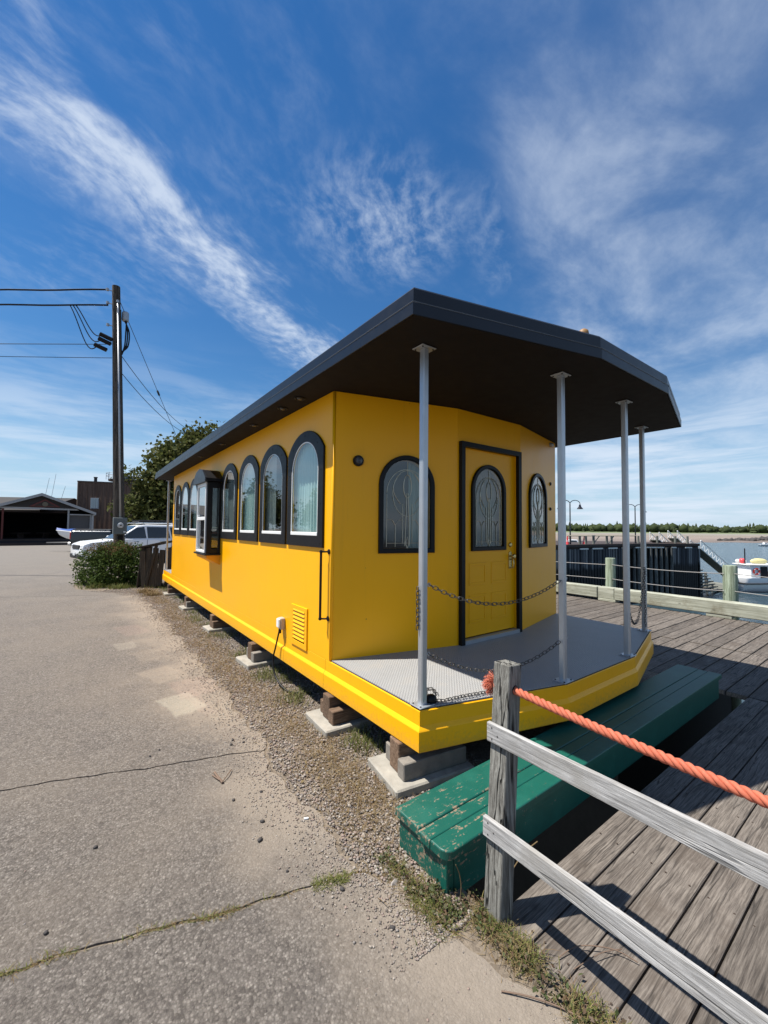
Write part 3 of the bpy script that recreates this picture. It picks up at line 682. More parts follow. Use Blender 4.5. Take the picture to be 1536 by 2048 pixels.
# grab handle
gh = MB().tube([(-.062, 1.302, .885), (-.062, 1.302, 1.515)], .0115, 10)
for z in (.895, 1.505):
    gh.tube([(-.062, 1.302, z), (-.030, 1.275, z), (0, 1.262, z)], .008, 8)
    gh.lathe([(.024, 0), (.024, .006), (.012, .014), (.0005, .0141)], (0, 1.262, z), 14, Vector((-1, 0, 0)))
    gh.lathe([(.0005, -.017), (.012, -.012), (.0165, 0), (.012, .012), (.0005, .017)], (-.062, 1.302, z), 10)
obj('grab_handle', gh, M['black'], cabin, True, 40)
# louvred vent
vent = obj('vent', ring_plate(Lf, [(Ls(2.05), .50), (Ls(1.675), .50), (Ls(1.675), .915), (Ls(2.05), .915)], [(Ls(2.0), .555), (Ls(1.725), .555), (Ls(1.725), .875), (Ls(2.0), .875)], .001, .014, .003), M['yellow'], cabin)
obj('backing', MB().quad(Lf(Ls(2.01), .55, .0022), Lf(Ls(1.715), .55, .0022), Lf(Ls(1.715), .88, .0022), Lf(Ls(2.01), .88, .0022)), M['seal'], vent)
for k in range(8):
    z = .572+.0405*k
    obj('slat', MB().add([Lf(Ls(y), z+dz, h) for y in (1.997, 1.728) for dz, h in ((0, .018), (.006, .020), (.034, .006), (.030, .003))], [(0,1,2,3), (7,6,5,4), (0,4,5,1), (1,5,6,2), (2,6,7,3), (3,7,4,0)]), M['yellow'], vent)
# outlet box with weather cover
ob = obj('outlet_box', MB().bbox((-.028, 2.27, .665), (.055, .085, .125), .008), plain('grey_beige_plastic', (.42, .36, .30), .5), cabin)
obj('cover', MB().bbox((-.066, 2.27, .672), (.02, .075, .10), .009), M['white'], ob)
# serving bay
BX0, BY0, BY1, BZ0, BZ1 = -.225, 4.935, 5.665, 1.285, 2.46
bay = obj('serving_bay', MB().bbox((BX0/2-.002, (BY0+BY1)/2, BZ0-.012), (-BX0+.05, BY1-BY0+.06, .026), .005), M['black'], cabin)
for y in (BY0+.03, BY1-.03): obj('bay_post', MB().bbox((BX0+.045, y, (BZ0+BZ1)/2), (.08, .058, BZ1-BZ0-.004), .004), M['black'], bay)
for y in (BY0+.03, BY1-.03): obj('bay_post', MB().bbox((-.020, y, (BZ0+BZ1)/2), (.036, .058, BZ1-BZ0-.004), .004), M['black'], bay)
for y in (BY0+.022, BY1-.022):
    for z, h in ((BZ0+.045, .08), (BZ1-.05, .09)): obj('bay_rail', MB().bbox((-.107, y, z), (.13, .04, h), .003), M['black'], bay)
    obj('pane', MB().box((-.107, y, (BZ0+BZ1)/2), (.15, .005, BZ1-BZ0-.2)), M['glass'], bay)
fx = BX0-.006
ya, yb = BY0+.062, BY1-.062
wf = MB()
for y in (ya+.014, yb-.014): wf.bbox((fx+.02, y, (BZ0+BZ1)/2+.005), (.05, .028, BZ1-BZ0-.02), .004)
for z, h in ((BZ0+.03, .04), (BZ1-.035, .06), (1.86, .055)): wf.bbox((fx+.02, (ya+yb)/2, z), (.046, yb-ya-.058, h), .004)
wf.bbox((fx+.005, yb-.06, 1.90), (.02, .03, .05), .003)
obj('sash_frame', wf, M['white'], bay)
obj('pane', MB().box((fx+.015, (ya+yb)/2, (1.89+BZ1-.07)/2), (.005, yb-ya-.06, BZ1-.07-1.89)), M['glass'], bay)
obj('pane', MB().box((fx+.028, (ya+yb)/2, (BZ0+.05+1.83)/2), (.005, yb-ya-.06, 1.83-BZ0-.05)), M['glass'], bay)
for k in range(5):
    obj('display_tray', MB().bbox((-.07, 5.3, 1.40+.075*k), (.16, .5, .028), .004), plain('tray_red_brown', (.20, .06, .04) if k % 2 else (.35, .32, .28), .6), bay)
gp = [(BY0-.075, 2.452), (BY1+.075, 2.452), (BY1+.075, 2.50), (BY1-.13, 2.665), (BY0+.13+.10, 2.70), (BY0+.13, 2.665), (BY0-.075, 2.50)]
gp = [(BY0-.075, 2.452), (BY1+.075, 2.452), (BY1+.075, 2.515), (BY1-.14, 2.655), (5.30, 2.695), (BY0+.14, 2.655), (BY0-.075, 2.515)]
obj('bay_gable', MB().prism(gp, BX0-.055, BX0-.025, 0), M['roof'], bay)
gq = [(y+(.004 if y < 5.3 else -.004), z-.004) for y, z in gp]; gq[0] = (gq[0][0], 2.462); gq[1] = (gq[1][0], 2.462)
obj('bay_roof', MB().prism(gq, BX0-.024, -.001, 0), M['black'], bay)
obj('bay_apron', MB().add([(-.001, BY0+.02, 1.10), (-.001, BY1-.02, 1.10), (BX0+.02, BY1-.02, 1.21), (BX0+.02, BY0+.02, 1.21), (-.001, BY0+.02, BZ0-.026), (-.001, BY1-.02, BZ0-.026), (BX0+.005, BY1-.02, BZ0-.026), (BX0+.005, BY0+.02, BZ0-.026)], [(0,1,2,3), (4,7,6,5), (0,3,7,4), (1,5,6,2), (3,2,6,7)]), plain('orange_yellow_paint', (.78, .32, .006), .4), bay)
# inside floor and back so that the glass shows a dark room
obj('interior_floor', MB().prism(offset(wallplan, -.04), HP+.012, HP+.02), M['inside'], cabin)
ins = MB(); ring(ins, offset(wallplan, -.55), [(0, HP+.03), (0, HR-.01)]); obj('interior_lining', ins, M['inside'], cabin)

# roof
rp = bow(-.256, 10.47, .301, 1.213, .374)
rm = MB(); ring(rm, rp, [(-.45, HR+.012), (-.014, HR+.012), (-.006, HR), (0, HR+.002), (0, HR+.072), (-.007, HR+.080), (-.011, HR+.084), (-.011, HT-.016), (-.020, HT-.003), (-.03, HT)], False, True)
roof = obj('roof', rm, M['roof'], cabin)
obj('soffit', MB().prism(offset(rp, -.0145), HR+.004, HR+.010), M['soffit'], roof)
beads = MB(); beads.tube([(x, y, HR+.078) for x, y in offset(rp, .0005)], .0035, 6, closed=True); obj('drip_edge', beads, plain('drip_edge_grey', (.06, .065, .07), .35), roof)
for y in (1.62, 2.05, 2.95, 4.4, 5.8): obj('soffit_light', MB().lathe([(.055, 0), (.055, .008), (.042, .010), (.036, -.0), (.0005, -.0005)], (-.155, y, HR+.003), 16, Vector((0, 0, -1))), M['black'], roof)
for y in (1.62, 2.05, 2.95, 4.4, 5.8): obj('soffit_lamp', MB().lathe([(.03, 0), (.02, .012), (.0005, .014)], (-.155, y, HR+.000), 12, Vector((0, 0, -1))), M['car_glass_dark'], roof)
obj('amber_beacon', MB().lathe([(.038, 0), (.038, .015), (.034, .034), (.018, .047), (.0005, .050)], (1.12, -.54, HT-.001), 14), plain('amber_lens', (.25, .13, .04), .6), roof, True, 40)
# porch posts
def post(x, y, parent, rough=False):
    p = obj('porch_post', MB().bbox((x, y, (HP+HR)/2), (.049, .049, HR-HP-.01), .007), M['alu'], parent)
    for z in (HP+.008, HR-.004):
        obj('post_plate', MB().bbox((x, y, z), (.13, .11, .008), .002), M['alu'], p)
        for dx in (-.048, .048):
            for dy in (-.038, .038): obj('screw', MB().lathe([(.007, 0), (.006, .004), (.0005, .005)], (x+dx, y+dy, z+(.004 if z < 1 else -.009)), 6), M['seal'], p)
    return p
PP = [(.062, .045), (BX+.03, -BY+.055), (WD-BX-.03, -BY+.055), (WD-.062, .045)]
for x, y in PP:
    p = post(x, y, cabin)
    for z in (HP+.335, HP+.81): obj('eye_bolt', MB().tube([(x+.026, y, z), (x+.05, y, z)], .005, 6).tube([(x+.056+.012*math.cos(a), y, z+.012*math.sin(a)) for a in np.linspace(0, 2*PI, 11)[:-1]], .003, 5, closed=True), M['alu'], p)
for x, y in PP: post(x, LEN-y, cabin)

# ------------------------------------------------------------------ chains
def link(mb, c, d, side, L=.046, Wd=.026, r=.0036, n=12):
    d = d.normalized(); side = (side - d*side.dot(d)).normalized(); pts = []
    for k in range(n):
        a = 2*PI*k/n; x, y = math.cos(a), math.sin(a)
        pts.append(c + d*(x*Wd/2 + math.copysign((L-Wd)/2, x) if abs(x) > 1e-6 else 0) + side*(y*Wd/2))
    mb.tube(pts, r, 5, closed=True)
def chain(name, pts, label, L=.046, group=None, fat=1.0):
    P_ = [Vector(p) for p in pts]; mb = MB(); pitch_ = L*.80; acc = 0; k = 0
    dist = [0]
    for a, b in zip(P_, P_[1:]): dist.append(dist[-1]+(b-a).length)
    s = pitch_/2
    while s < dist[-1]:
        i = max(j for j in range(len(dist)) if dist[j] <= s); i = min(i, len(P_)-2)
        t = (s-dist[i])/max(1e-6, dist[i+1]-dist[i]); c = P_[i].lerp(P_[i+1], t); d = P_[i+1]-P_[i]
        up_ = Vector((0, 0, 1)) if abs(d.normalized().z) < .9 else Vector((1, .3, 0)); side = d.cross(up_).normalized(); other = d.cross(side).normalized()
        a = .35 + (PI/2 if k % 2 else 0); link(mb, c, d, side*math.cos(a)+other*math.sin(a), L, L*.58, .0030*fat)
        s += pitch_; k += 1
    return tag(obj(name, mb, M['chain'], None, True), label, 'chain', group)
def sag(a, b, h, n=24):
    a, b = Vector(a), Vector(b); return [a.lerp(b, i/n) - Vector((0, 0, 4*h*(i/n)*(1-i/n))) for i in range(n+1)]
p1, p2, p3, p4 = PP
chain('chain', sag((p1[0]+.06, p1[1], HP+.81), (p2[0]-.03, p2[1], HP+.80), .16), 'upper steel chain sagging across the porch in front of the yellow door')
chain('chain', sag((p1[0]+.06, p1[1], HP+.335), (p2[0]-.03, p2[1], HP+.325), .17), 'lower steel chain sagging just above the porch floor before the door')
for z in (HP+.81, HP+.335):
    pass
chain('chain', [(p1[0]-.036, p1[1]+.014, HP+.80-.035*k) for k in range(9)], 'short loose end of chain hanging straight down beside the nearest porch post', .036)
chain('chain', sag((p3[0]+.05, p3[1]+.02, HP+.52), (p4[0]-.03, p4[1]-.02, HP+.76), .42, 20), 'slack chain looped low between the two farthest porch posts', .04)
chain('chain', [(p4[0]-.05+.01*math.sin(k), p4[1]-.03, HP+.74-.034*k) for k in range(21)], 'chain hanging vertically beside the farthest porch post', .036)
pile = [(p1[0]+.055, p1[1]+.02, HP+.10), (p1[0]+.06, p1[1]+.03, HP+.03), (p1[0]+.10, p1[1]+.10, HP+.014), (p1[0]+.17, p1[1]+.17, HP+.014), (p1[0]+.235, p1[1]+.15, HP+.014), (p1[0]+.19, p1[1]+.06, HP+.016), (p1[0]+.11, p1[1]+.05, HP+.022), (p1[0]+.08, p1[1]-.01, HP+.02), (p1[0]+.15, p1[1]-.05, HP+.014), (p1[0]+.32, p1[1]-.075, HP+.014), (p1[0]+.52, p1[1]-.125, HP+.014)]
chain('chain', pile, 'heap of loose chain lying at the foot of the nearest porch post', .036)
blk = MB().lathe([(.022, 0), (.036, .006), (.040, .025), (.034, .046), (.018, .055), (.0005, .056)], (p1[0]+.072, p1[1]-.012, HP+.004), 12)
tag(obj('padlock', blk, M['black'], None, True), 'small black round lump at the base of the nearest porch post among the chain', 'padlock')

# power cord
def spline(pts, n=10):
    P_ = [Vector(p) for p in pts]; out = []
    for i in range(len(P_)-1):
        a, b, c, d = P_[max(0, i-1)], P_[i], P_[i+1], P_[min(len(P_)-1, i+2)]
        for k in range(n):
            t = k/n; out.append(.5*((2*b)+(c-a)*t+(2*a-5*b+4*c-d)*t*t+(3*b-3*c+d-a)*t*t*t))
    return out+[P_[-1]]
cordm = MB().tube(spline([(-.045, 2.27, .61), (-.055, 2.28, .55), (-.065, 2.33, .40), (-.08, 2.36, .26), (-.09, 2.28, .12), (-.07, 2.10, .03), (0, 1.96, -.0), (.2, 1.85, -.01)]), .0095, 8)
cordm.tube([(-.045, 2.27, .60), (-.045, 2.27, .56)], .017, 8)
tag(obj('power_cord', cordm, M['black'], None, True), 'black power cord drooping from the outlet box to the ground under the cabin', 'cord')

# ------------------------------------------------------------------ footings under the cabin
rotz = lambda a: Matrix.Rotation(a, 3, 'Z')
stacks = [(.18, .17, -.16, 'under the porch corner beside the green step'), (.16, 1.14, -.05, 'below the wall corner where the porch begins'), (.14, 3.14, .05, 'below the power outlet, beside green tufts'),
          (.13, 5.16, .03, 'below the serving bay'), (.13, 7.3, .06, 'past the serving bay, in dry weeds'), (.13, 9.45, -.04, 'at the far end of the cabin')]
for i, (x, y, a, where) in enumerate(stacks):
    R_ = rotz(a); big = 1.0 if i < 3 else .85
    tag(obj('footing_slab', MB().bbox((x, y+.02, .002), (.64*big, .44*big, .095), .010, R_), M['concrete']), 'flat concrete footing slab lying on the gravel ' + where, 'concrete slab', 'concrete slabs carrying the cabin')
    for s in (-1, 1):
        c = Vector((x+.02, y+.02, 0)) + R_ @ Vector((.04 if s > 0 else 0.01, s*.115*big, 0))
        tag(obj('support_block', MB().bbox((c.x, c.y, .106), (.52*big, .09, .115), .006, R_), M['concrete_dark'] if (i+s) % 2 else M['timber_y']), ('nearer' if s < 0 else 'farther') + ' edge-on block on the footing slab ' + where, 'block', 'blocks laid edge-on on the footings')
    c = Vector((x+.0, y+.02, 0)) + R_ @ Vector((-.02, 0, 0))
    tag(obj('timber_block', MB().bbox((c.x, c.y, .151), (.40*big, .13, .202), .006, R_), M['timber_y']), 'dark timber block holding up the cabin skirt ' + where, 'timber block', 'timber blocks under the cabin skirt')
for x in (1.6, 3.3):
    for y in (.2, 1.2, 3.1, 5.2, 7.3, 9.4): 
        pass
und = MB()
for x in (.55, 1.85, 3.15): und.bbox((x, LEN/2, .21), (.12, LEN-.6, .085), .006)
obj('floor_beam', und, M['timber_y'], cabin)

# ------------------------------------------------------------------ green step
step = thing('green_step', 'long worn green wooden step below the porch with two top boards', 'step', (1.6, -.48, 0))
SX0, SX1, SH = -.42, 3.70, .205
def round_plank(x0, x1, y0, y1, z0, z1, r0=.0, r1=0.0):
    """board seen from above with its near-left corner rounded"""
    pl = []
    if r0:
        pl += [(x0+r0-r0*math.sin(a), y0+r0-r0*math.cos(a)) for a in np.linspace(PI/2, 0, 8)]
    else: pl.append((x0, y0))
    pl += [(x1, y0), (x1, y1), (x0, y1)]
    mb = MB(); b = .006; n = len(pl)
    rows = [(0, z0), (0, z1-b), (-b*.4, z1-b*.35), (-b, z1)]
    for d, z in rows:
        off = offset(pl, d); mb.v += [(x, y, z) for x, y in off]
    mb.f += [(i*n+k, i*n+(k+1) % n, (i+1)*n+(k+1) % n, (i+1)*n+k) for i in range(3) for k in range(n)] + [tuple(reversed(range(n))), tuple(range(3*n, 4*n))]
    return mb
obj('top_board', round_plank(SX0+.012, SX1, -.458, -.262, SH-.042, SH), M['green'], step)
obj('top_board', round_plank(SX0, SX1-.01, -.548, -.463, SH-.042, SH-.001), M['green'], step)
obj('top_board', round_plank(SX0+.004, SX1, -.664, -.5505, SH-.042, SH+.001, .055), M['green'], step)
obj('end_board', MB().bbox((SX0+.042, -.455, .078), (.022, .36, .160), .004), M['green'], step)
obj('end_board', MB().bbox((SX1-.03, -.455, .078), (.022, .36, .160), .004), M['green'], step)
obj('riser_board', MB().bbox(((SX0+SX1)/2+.02, -.632, .058), (SX1-SX0-.11, .028, .205), .004), M['green'], step)
obj('riser_board', MB().bbox(((SX0+SX1)/2+.02, -.285, .075), (SX1-SX0-.11, .026, .160), .004), M['green'], step)
obj('corner_post', MB().bbox((SX0+.046, -.622, .055), (.05, .046, .212), .004), M['green'], step)

# ------------------------------------------------------------------ fence with rope
fence = thing('wooden_fence', 'grey leaning fence post carrying two silvery weathered rails at the deck edge', 'fence', (-.29, -.84, -.02))
b0 = Vector((-.288, -.838, -.30)); t0_ = Vector((-.172, -.822, 1.088))
dv = (t0_-b0).normalized(); ex = Vector((1, 0, 0)); ex = (ex-dv*ex.dot(dv)).normalized(); ey = dv.cross(ex)
pm_ = MB(); hw = .046
pm_.bbox((0, 0, 0), (hw*2, hw*2, (t0_-b0).length), .004, Matrix((ex, ey, dv)).transposed()); pm_.v = [tuple(Vector(p)+(b0+t0_)/2) for p in pm_.v]
obj('post', pm_, M['post'], fence)
def at_post(z): return b0 + (t0_-b0)*((z-b0.z)/(t0_.z-b0.z))
# drying cracks: narrow splits standing proud as dark slivers in the faces
def rail(z, name_off, ang, dz, L=3.0):
    c = at_post(z); d = Vector((ang, -1, dz)).normalized(); n = Vector((-1, -ang, 0)).normalized(); u_ = n.cross(d).normalized()
    if u_.z < 0: u_ = -u_
    st = c + n*(hw+.0125) + Vector((0, .052, 0)) - d*.0
    mid = st + d*(L/2)
    mb = MB().bbox((0, 0, 0), (.022, L, .087), .003, Matrix((n, d, u_)).transposed()); mb.v = [tuple(Vector(p)+mid) for p in mb.v]
    r_ = obj('rail', mb, M['rail'], fence)
    for dl, dh in ((.03, .025), (.062, -.002), (.03, -.026)):
        q = MB().lathe([(.0042, 0), (.0035, .002), (.0005, .0022)], st + d*dl + u_*dh + n*.0105, 7, n); obj('nail_head', q, M['dark_stone'], r_)
rail(.775, 0, 0.0, 0.0); rail(.362, 0, .0, 0.0)
# coral rope: three twisted strands, from the post towards the right
rs = at_post(.975) + Vector((0, -.03, 0)); L_ = 3.0; N_ = 420
rope = MB(); 
def rope_c(t): return rs + Vector((0, -L_*t, -.40*t*(1-t)*.55))
for k in range(3):
    pts = []
    for i in range(N_+1):
        t = i/N_; a = 2*PI*(t*L_/.085) + k*2*PI/3; c = rope_c(t); pts.append(c + Vector((math.cos(a), 0, math.sin(a)))*.0100)
    rope.tube(pts, .0090, 8)
ropeo = tag(obj('rope', rope, M['rope'], None, True), 'twisted coral orange rope threaded through the fence post, its end frayed', 'rope')
fr = MB(); fc = at_post(.975) + Vector((-.01, .05, 0))
for k in range(420):
    th = random.uniform(0, 2*PI); ph = random.gauss(.1, .55); L = random.uniform(.03, .062)
    d = Vector((math.cos(th)*math.cos(ph)*.7-.55, abs(math.sin(th)*math.cos(ph))*.7+.35, math.sin(ph)+random.uniform(-.5, .7))).normalized()
    p = fc.copy(); pts = [p.copy()]; drop = random.uniform(.25, 1.2)
    for i in range(5):
        d = (d + Vector((random.gauss(0, .2), random.gauss(0, .2), random.gauss(0, .2)-.16*drop*(1+.5*i)))).normalized(); p = p + d*L/4; pts.append(p.copy())
    fr.tube(pts, .0011, 3, cap=False)
tag(obj('frayed_end', fr, M['rope'], ropeo), kind='stuff')
obj('hole_rim', MB().lathe([(.022, 0), (.020, .0012), (.0005, .0014)], at_post(.975)+ey*(-hw+.0), 12, -ey), M['seal'], fence)

# ------------------------------------------------------------------ kerb timbers, mooring piles and cables on the quay edge
BXX = 8.72
segs = [(14.0, 4.02), (4.00, -.0)]
def kerb(y0, y1, label, dx=0):
    return tag(obj('kerb_timber', MB().bbox((BXX+dx, (y0+y1)/2, .180), (.24, abs(y1-y0)-.01, .275), .014), M['bull']), label, 'kerb timber', 'kerb timbers along the quay edge')
kerb(14, 3.02, 'long kerb timber behind the cabin on the quay edge, the farther length')
kerb(2.62, -7, 'long stained kerb timber on the quay edge in the open, the nearer length')
kerb(3.02, 2.62, 'short kerb timber bridging the two long kerb timbers', .02)
for y, lb in ((12, 'farthest wooden packer under the kerb timber behind the cabin'), (8.4, 'wooden packer under the kerb timber behind the cabin'), (4.9, 'low packer under the far kerb timber beside the cabin corner'), (2.8, 'low packer under the short bridging kerb timber'),
              (.6, 'low packer under the long near kerb timber by the mooring pile'), (-2.4, 'wooden packer under the near kerb timber at its right part'), (-5, 'last wooden packer at the right end of the near kerb timber')):
    tag(obj('kerb_packer', MB().bbox((BXX, y, .012), (.22, .42, .06), .006), M['bull']), lb, 'packer', 'packers raising the kerb timbers')
def mooring(y, ztop, r, label):
    pts = [(9.12+.02*(ztop-z)*.1, y, z) for z in (-7.0, -3, 0, ztop*.6, ztop-.02, ztop)]
    m_ = MB().tube(pts, [r*1.08, r*1.05, r*1.02, r*1.0, r*.985, r*.94], 18)
    return tag(obj('mooring_pile', m_, M['pile'], None, True, 40), label, 'pile', 'mooring piles at the quay edge')
mooring(2.93, 1.02, .118, 'greenish round mooring pile just right of the porch posts')
mooring(.52, 1.02, .126, 'greenish round mooring pile standing left of the white boat')
mooring(8.3, 1.0, .12, 'round mooring pile behind the cabin')
mooring(-2.1, 1.0, .12, 'round mooring pile beyond the frame on the quay edge')
for z, lab in ((.86, 'upper grey cable strung between the mooring piles'), (.50, 'lower grey cable strung between the mooring piles')):
    m_ = MB()
    for ya, yb in ((8.3, 2.93), (2.93, .52), (.52, -2.1)): m_.tube(sag((9.04, ya, z), (9.03, yb, z-.01), .035, 12), .0085, 6)
    tag(obj('cable', m_, plain('cable_grey', (.30, .29, .28), .6, .3)), lab, 'cable')

# ------------------------------------------------------------------ gravel, pebbles, grass (stuff)
ico = bmesh.new(); bmesh.ops.create_icosphere(ico, subdivisions=1, radius=1.0); ICO_V = np.array([v.co[:] for v in ico.verts]); ICO_F = np.array([[v.index for v in f.verts] for f in ico.faces]); ico.free()
def stones(name, pts, sizes, mat, flat=.6):
    n = len(pts); k = len(ICO_V)
    jit = 1 + .35*(rng.random((n, k, 1))-.5); sc = np.stack([.7+.6*rng.random(n), .7+.6*rng.random(n), flat*(.7+.6*rng.random(n))], 1)
    V = ICO_V[None]*jit*sc[:, None]*sizes[:, None, None]
    a = rng.random(n)*2*PI; ca, sa = np.cos(a)[:, None], np.sin(a)[:, None]; X, Y = V[..., 0]*ca-V[..., 1]*sa, V[..., 0]*sa+V[..., 1]*ca
    V = np.stack([X, Y, V[..., 2]], -1) + pts[:, None]
    F = ICO_F[None]+(np.arange(n)*k)[:, None, None]
    return fast(name, V.reshape(-1, 3), F.reshape(-1, 3), mat)
n = 62000
y = -.78 + 12*rng.random(n)**1.9; edge = np.array([road_edge(v) for v in y]); wdt = .62-edge
x = edge + .02 + wdt*rng.beta(1.0, 1.3, n)
near_spill = rng.random(n) < .10; x = np.where(near_spill, edge - np.abs(rng.normal(0, .13, n)), x)
keep = ~((y < -.30) & (x > -.36)); x, y, ns = x[keep], y[keep], near_spill[keep]
sz = (.0036+.0075*rng.random(len(x))**2.4)*(1+.055*np.maximum(y, 0))
sz = np.where(ns, sz*.62, sz); z = np.where(ns, .002, -.010+.010*rng.random(len(x)))
tag(stones('gravel', np.stack([x, y, z+sz*.2], 1), sz, M['pebble']), kind='stuff')
# sand grains and grit scattered over the asphalt
n = 2600; y = -1.9+9*rng.random(n)**1.6; e = np.array([road_edge(v) for v in y]); x = e-.03-1.6*rng.random(n)**2.3
sz = .0018+.0032*rng.random(n)**3
tag(stones('grit', np.stack([x, y, sz*.25], 1), sz, M['pebble']), kind='stuff')
# countable dark stones
for px_, py_, s_ in [(-1.72,.66,.013),(-1.37,1.48,.011),(-1.30,1.54,.010),(-1.01,.62,.012),(-.84,.60,.010),(-.93,.33,.013),(-.99,.20,.016),(-.78,-.33,.013),(-.70,-.62,.012),(-1.90,.22,.013),(-.83,1.30,.013),(-.80,1.36,.012),(-.74,1.28,.012),(-.72,1.34,.009),(-1.60,-.52,.010),(-.95,-.08,.009)]:
    o = stones('loose_stone', np.array([[px_, py_, s_*.4]]), np.array([s_]), M['dark_stone']); tag(o, 'small dark loose stone lying on the asphalt', 'stone', 'dark loose stones on the asphalt')
ps = MB(); bm_ = bmesh.new()
for q in ((-.030, -.008, 0), (-.012, .016, .004), (.020, .012, 0), (.034, -.006, .004), (.006, -.018, 0), (-.016, -.006, .020), (.012, .004, .026), (.022, -.004, .016)): bm_.verts.new((q[0]*.8-.56, q[1]*.8-.45, q[2]*.8))
bmesh.ops.convex_hull(bm_, input=bm_.verts); bm_.verts.index_update(); ps.add([v.co.copy() for v in bm_.verts], [[v.index for v in f.verts] for f in bm_.faces]); bm_.free()
tag(obj('pale_stone', ps, plain('pale_stone', (.30, .27, .24), .85, var=.4, scale=60)), 'pale angular stone at the gravel edge left of the green step', 'stone')
def blades(name, roots, hs, mat, width=.0035, lean=.6, seg=3, kind='stuff'):
    n = len(roots); a = rng.random(n)*2*PI; d = np.stack([np.cos(a), np.sin(a)], 1); ln = lean*(.3+rng.random(n)); w = width*(.6+.8*rng.random(n))
    pw = np.stack([-d[:, 1], d[:, 0]], 1); V = np.zeros((n, seg*2+1, 3))
    for i in range(seg):
        t = i/seg; c = roots.copy(); c[:, :2] += d*(hs*ln*t**1.7)[:, None]; c[:, 2] += hs*t*(1-.25*ln*t)
        hwid = w*(1-.6*t)
        V[:, 2*i] = c; V[:, 2*i, :2] -= pw*hwid[:, None]; V[:, 2*i+1] = c; V[:, 2*i+1, :2] += pw*hwid[:, None]
    c = roots.copy(); c[:, :2] += d*(hs*ln)[:, None]; c[:, 2] += hs*(1-.25*ln); V[:, seg*2] = c
    k = seg*2+1; F = []
    for i in range(seg-1): F += [[2*i, 2*i+1, 2*i+3], [2*i, 2*i+3, 2*i+2]]
    F.append([2*seg-2, 2*seg-1, 2*seg]); F = np.array(F)[None]+(np.arange(n)*k)[:, None, None]
    return tag(fast(name, V.reshape(-1, 3), F.reshape(-1, 3), mat), kind=kind)
def leaves(name, pts, sizes, mat, parent=None, up=.4, aspect=.6, kind=None):
    """scattered leaf-sized diamonds"""
    n = len(pts); nrm = rng.normal(size=(n, 3)); nrm[:, 2] = np.abs(nrm[:, 2])*(.4+up)+up*.6; nrm /= np.linalg.norm(nrm, axis=1, keepdims=True)
    t = np.cross(nrm, rng.normal(size=(n, 3))); t /= np.linalg.norm(t, axis=1, keepdims=True); b = np.cross(nrm, t)
    s = sizes[:, None]; V = np.stack([pts-t*s, pts-b*s*aspect+nrm*s*.15, pts+t*s, pts+b*s*aspect+nrm*s*.15], 1)
    F = np.arange(n*4).reshape(n, 4); o = fast(name, V.reshape(-1, 3), F, mat, parent)
    if kind: tag(o, kind=kind)
    return o
def clump_pts(cs, n, sd):
    cs = np.array(cs); i = rng.integers(0, len(cs), n); return cs[i] + rng.normal(0, 1, (n, 3))*np.array([sd, sd, 0])
# tufts along the skirt and dry grass over the gravel
gc = [(.02+random.uniform(-.12, .12), y_, -.018) for y_ in (.62, .72, .80, 1.75, 1.85, 1.9, 2.35, 2.5, 2.62, 2.7, 3.55, 3.7, 4.6, 4.75, 5.6, 6.0, 6.3, 6.8, 7.6, 8.2, 8.8, 9.6, 10.2, 10.6)]
R_ = clump_pts(gc, 3200, .075); blades('grass_tufts', R_, .03+.085*rng.random(len(R_)), M['grass'], .0028)
dc = [(-.36, .42, -.018), (-.30, .62, -.018), (-.25, .8, -.018), (-.42, .2, -.018), (-.34, -.06, -.018), (-.45, -.15, -.018), (-.3, .05, -.018), (-.2, 1.25, -.018), (-.33, 2.0, -.018), (-.28, 3.4, -.018), (-.2, 5.6, -.018), (-.3, 6.4, -.018), (-.25, 7.4, -.018), (-.3, 8.4, -.018), (-.35, 9.2, -.018), (-.42, 10.1, -.018), (-.5, 10.6, -.018)]
dc += [(-.50+random.uniform(0, .42), y_, -.012) for y_ in np.linspace(.2, 10.4, 40)]
R_ = clump_pts(dc, 11000, .12); blades('dry_grass', R_, .02+.06*rng.random(len(R_)), M['dry'], .0018, 1.7)
P_ = clump_pts([(-.45+random.uniform(0, .4), y_, 0) for y_ in np.linspace(.1, 10, 36)], 1800, .10); P_[:, 2] = -.004+.012*rng.random(len(P_)); leaves('leaf_litter', P_, .006+.010*rng.random(len(P_)), M['dry'], kind='stuff')
R_ = clump_pts([(-.36, 9.6, -.018), (-.45, 10.2, -.018)], 900, .10); blades('dry_grass', R_, .05+.14*rng.random(len(R_)), M['dry'], .004, 1.0)
# weeds between the asphalt and the deck edge
def along(y0, y1, n, x0, sd): y_ = y0+(y1-y0)*rng.random(n); return np.stack([x0+rng.normal(0, sd, n), y_, np.full(n, -.017)], 1)
def thin(R): return R[(np.sin(R[:, 1]*13+1)+.8*np.sin(R[:, 1]*29)+.9*rng.normal(size=len(R))) > .1]
R_ = np.concatenate([thin(along(-.72, -1.9, 3600, -.335, .035)), along(-.52, -.78, 900, -.50, .05), along(-.28, -.70, 700, -.50, .03)])
blades('verge_grass', R_, .012+.045*rng.random(len(R_)), M['grass'], .0019, 1.0)
R_ = np.concatenate([thin(along(-.72, -1.9, 4600, -.34, .045)), along(-.35, -.78, 1200, -.50, .05)])
blades('dry_verge_grass', R_, .012+.045*rng.random(len(R_)), M['dry'], .0014, 1.8)
P_ = np.concatenate([along(-.70, -1.9, 1300, -.345, .04), along(-.55, -.76, 700, -.44, .04), along(-.25, -.6, 250, -.50, .025)]); P_[:, 2] = -.02+.045*rng.random(len(P_))
leaves('verge_weeds', P_, .0045+.009*rng.random(len(P_)), M['weed'], kind='stuff')
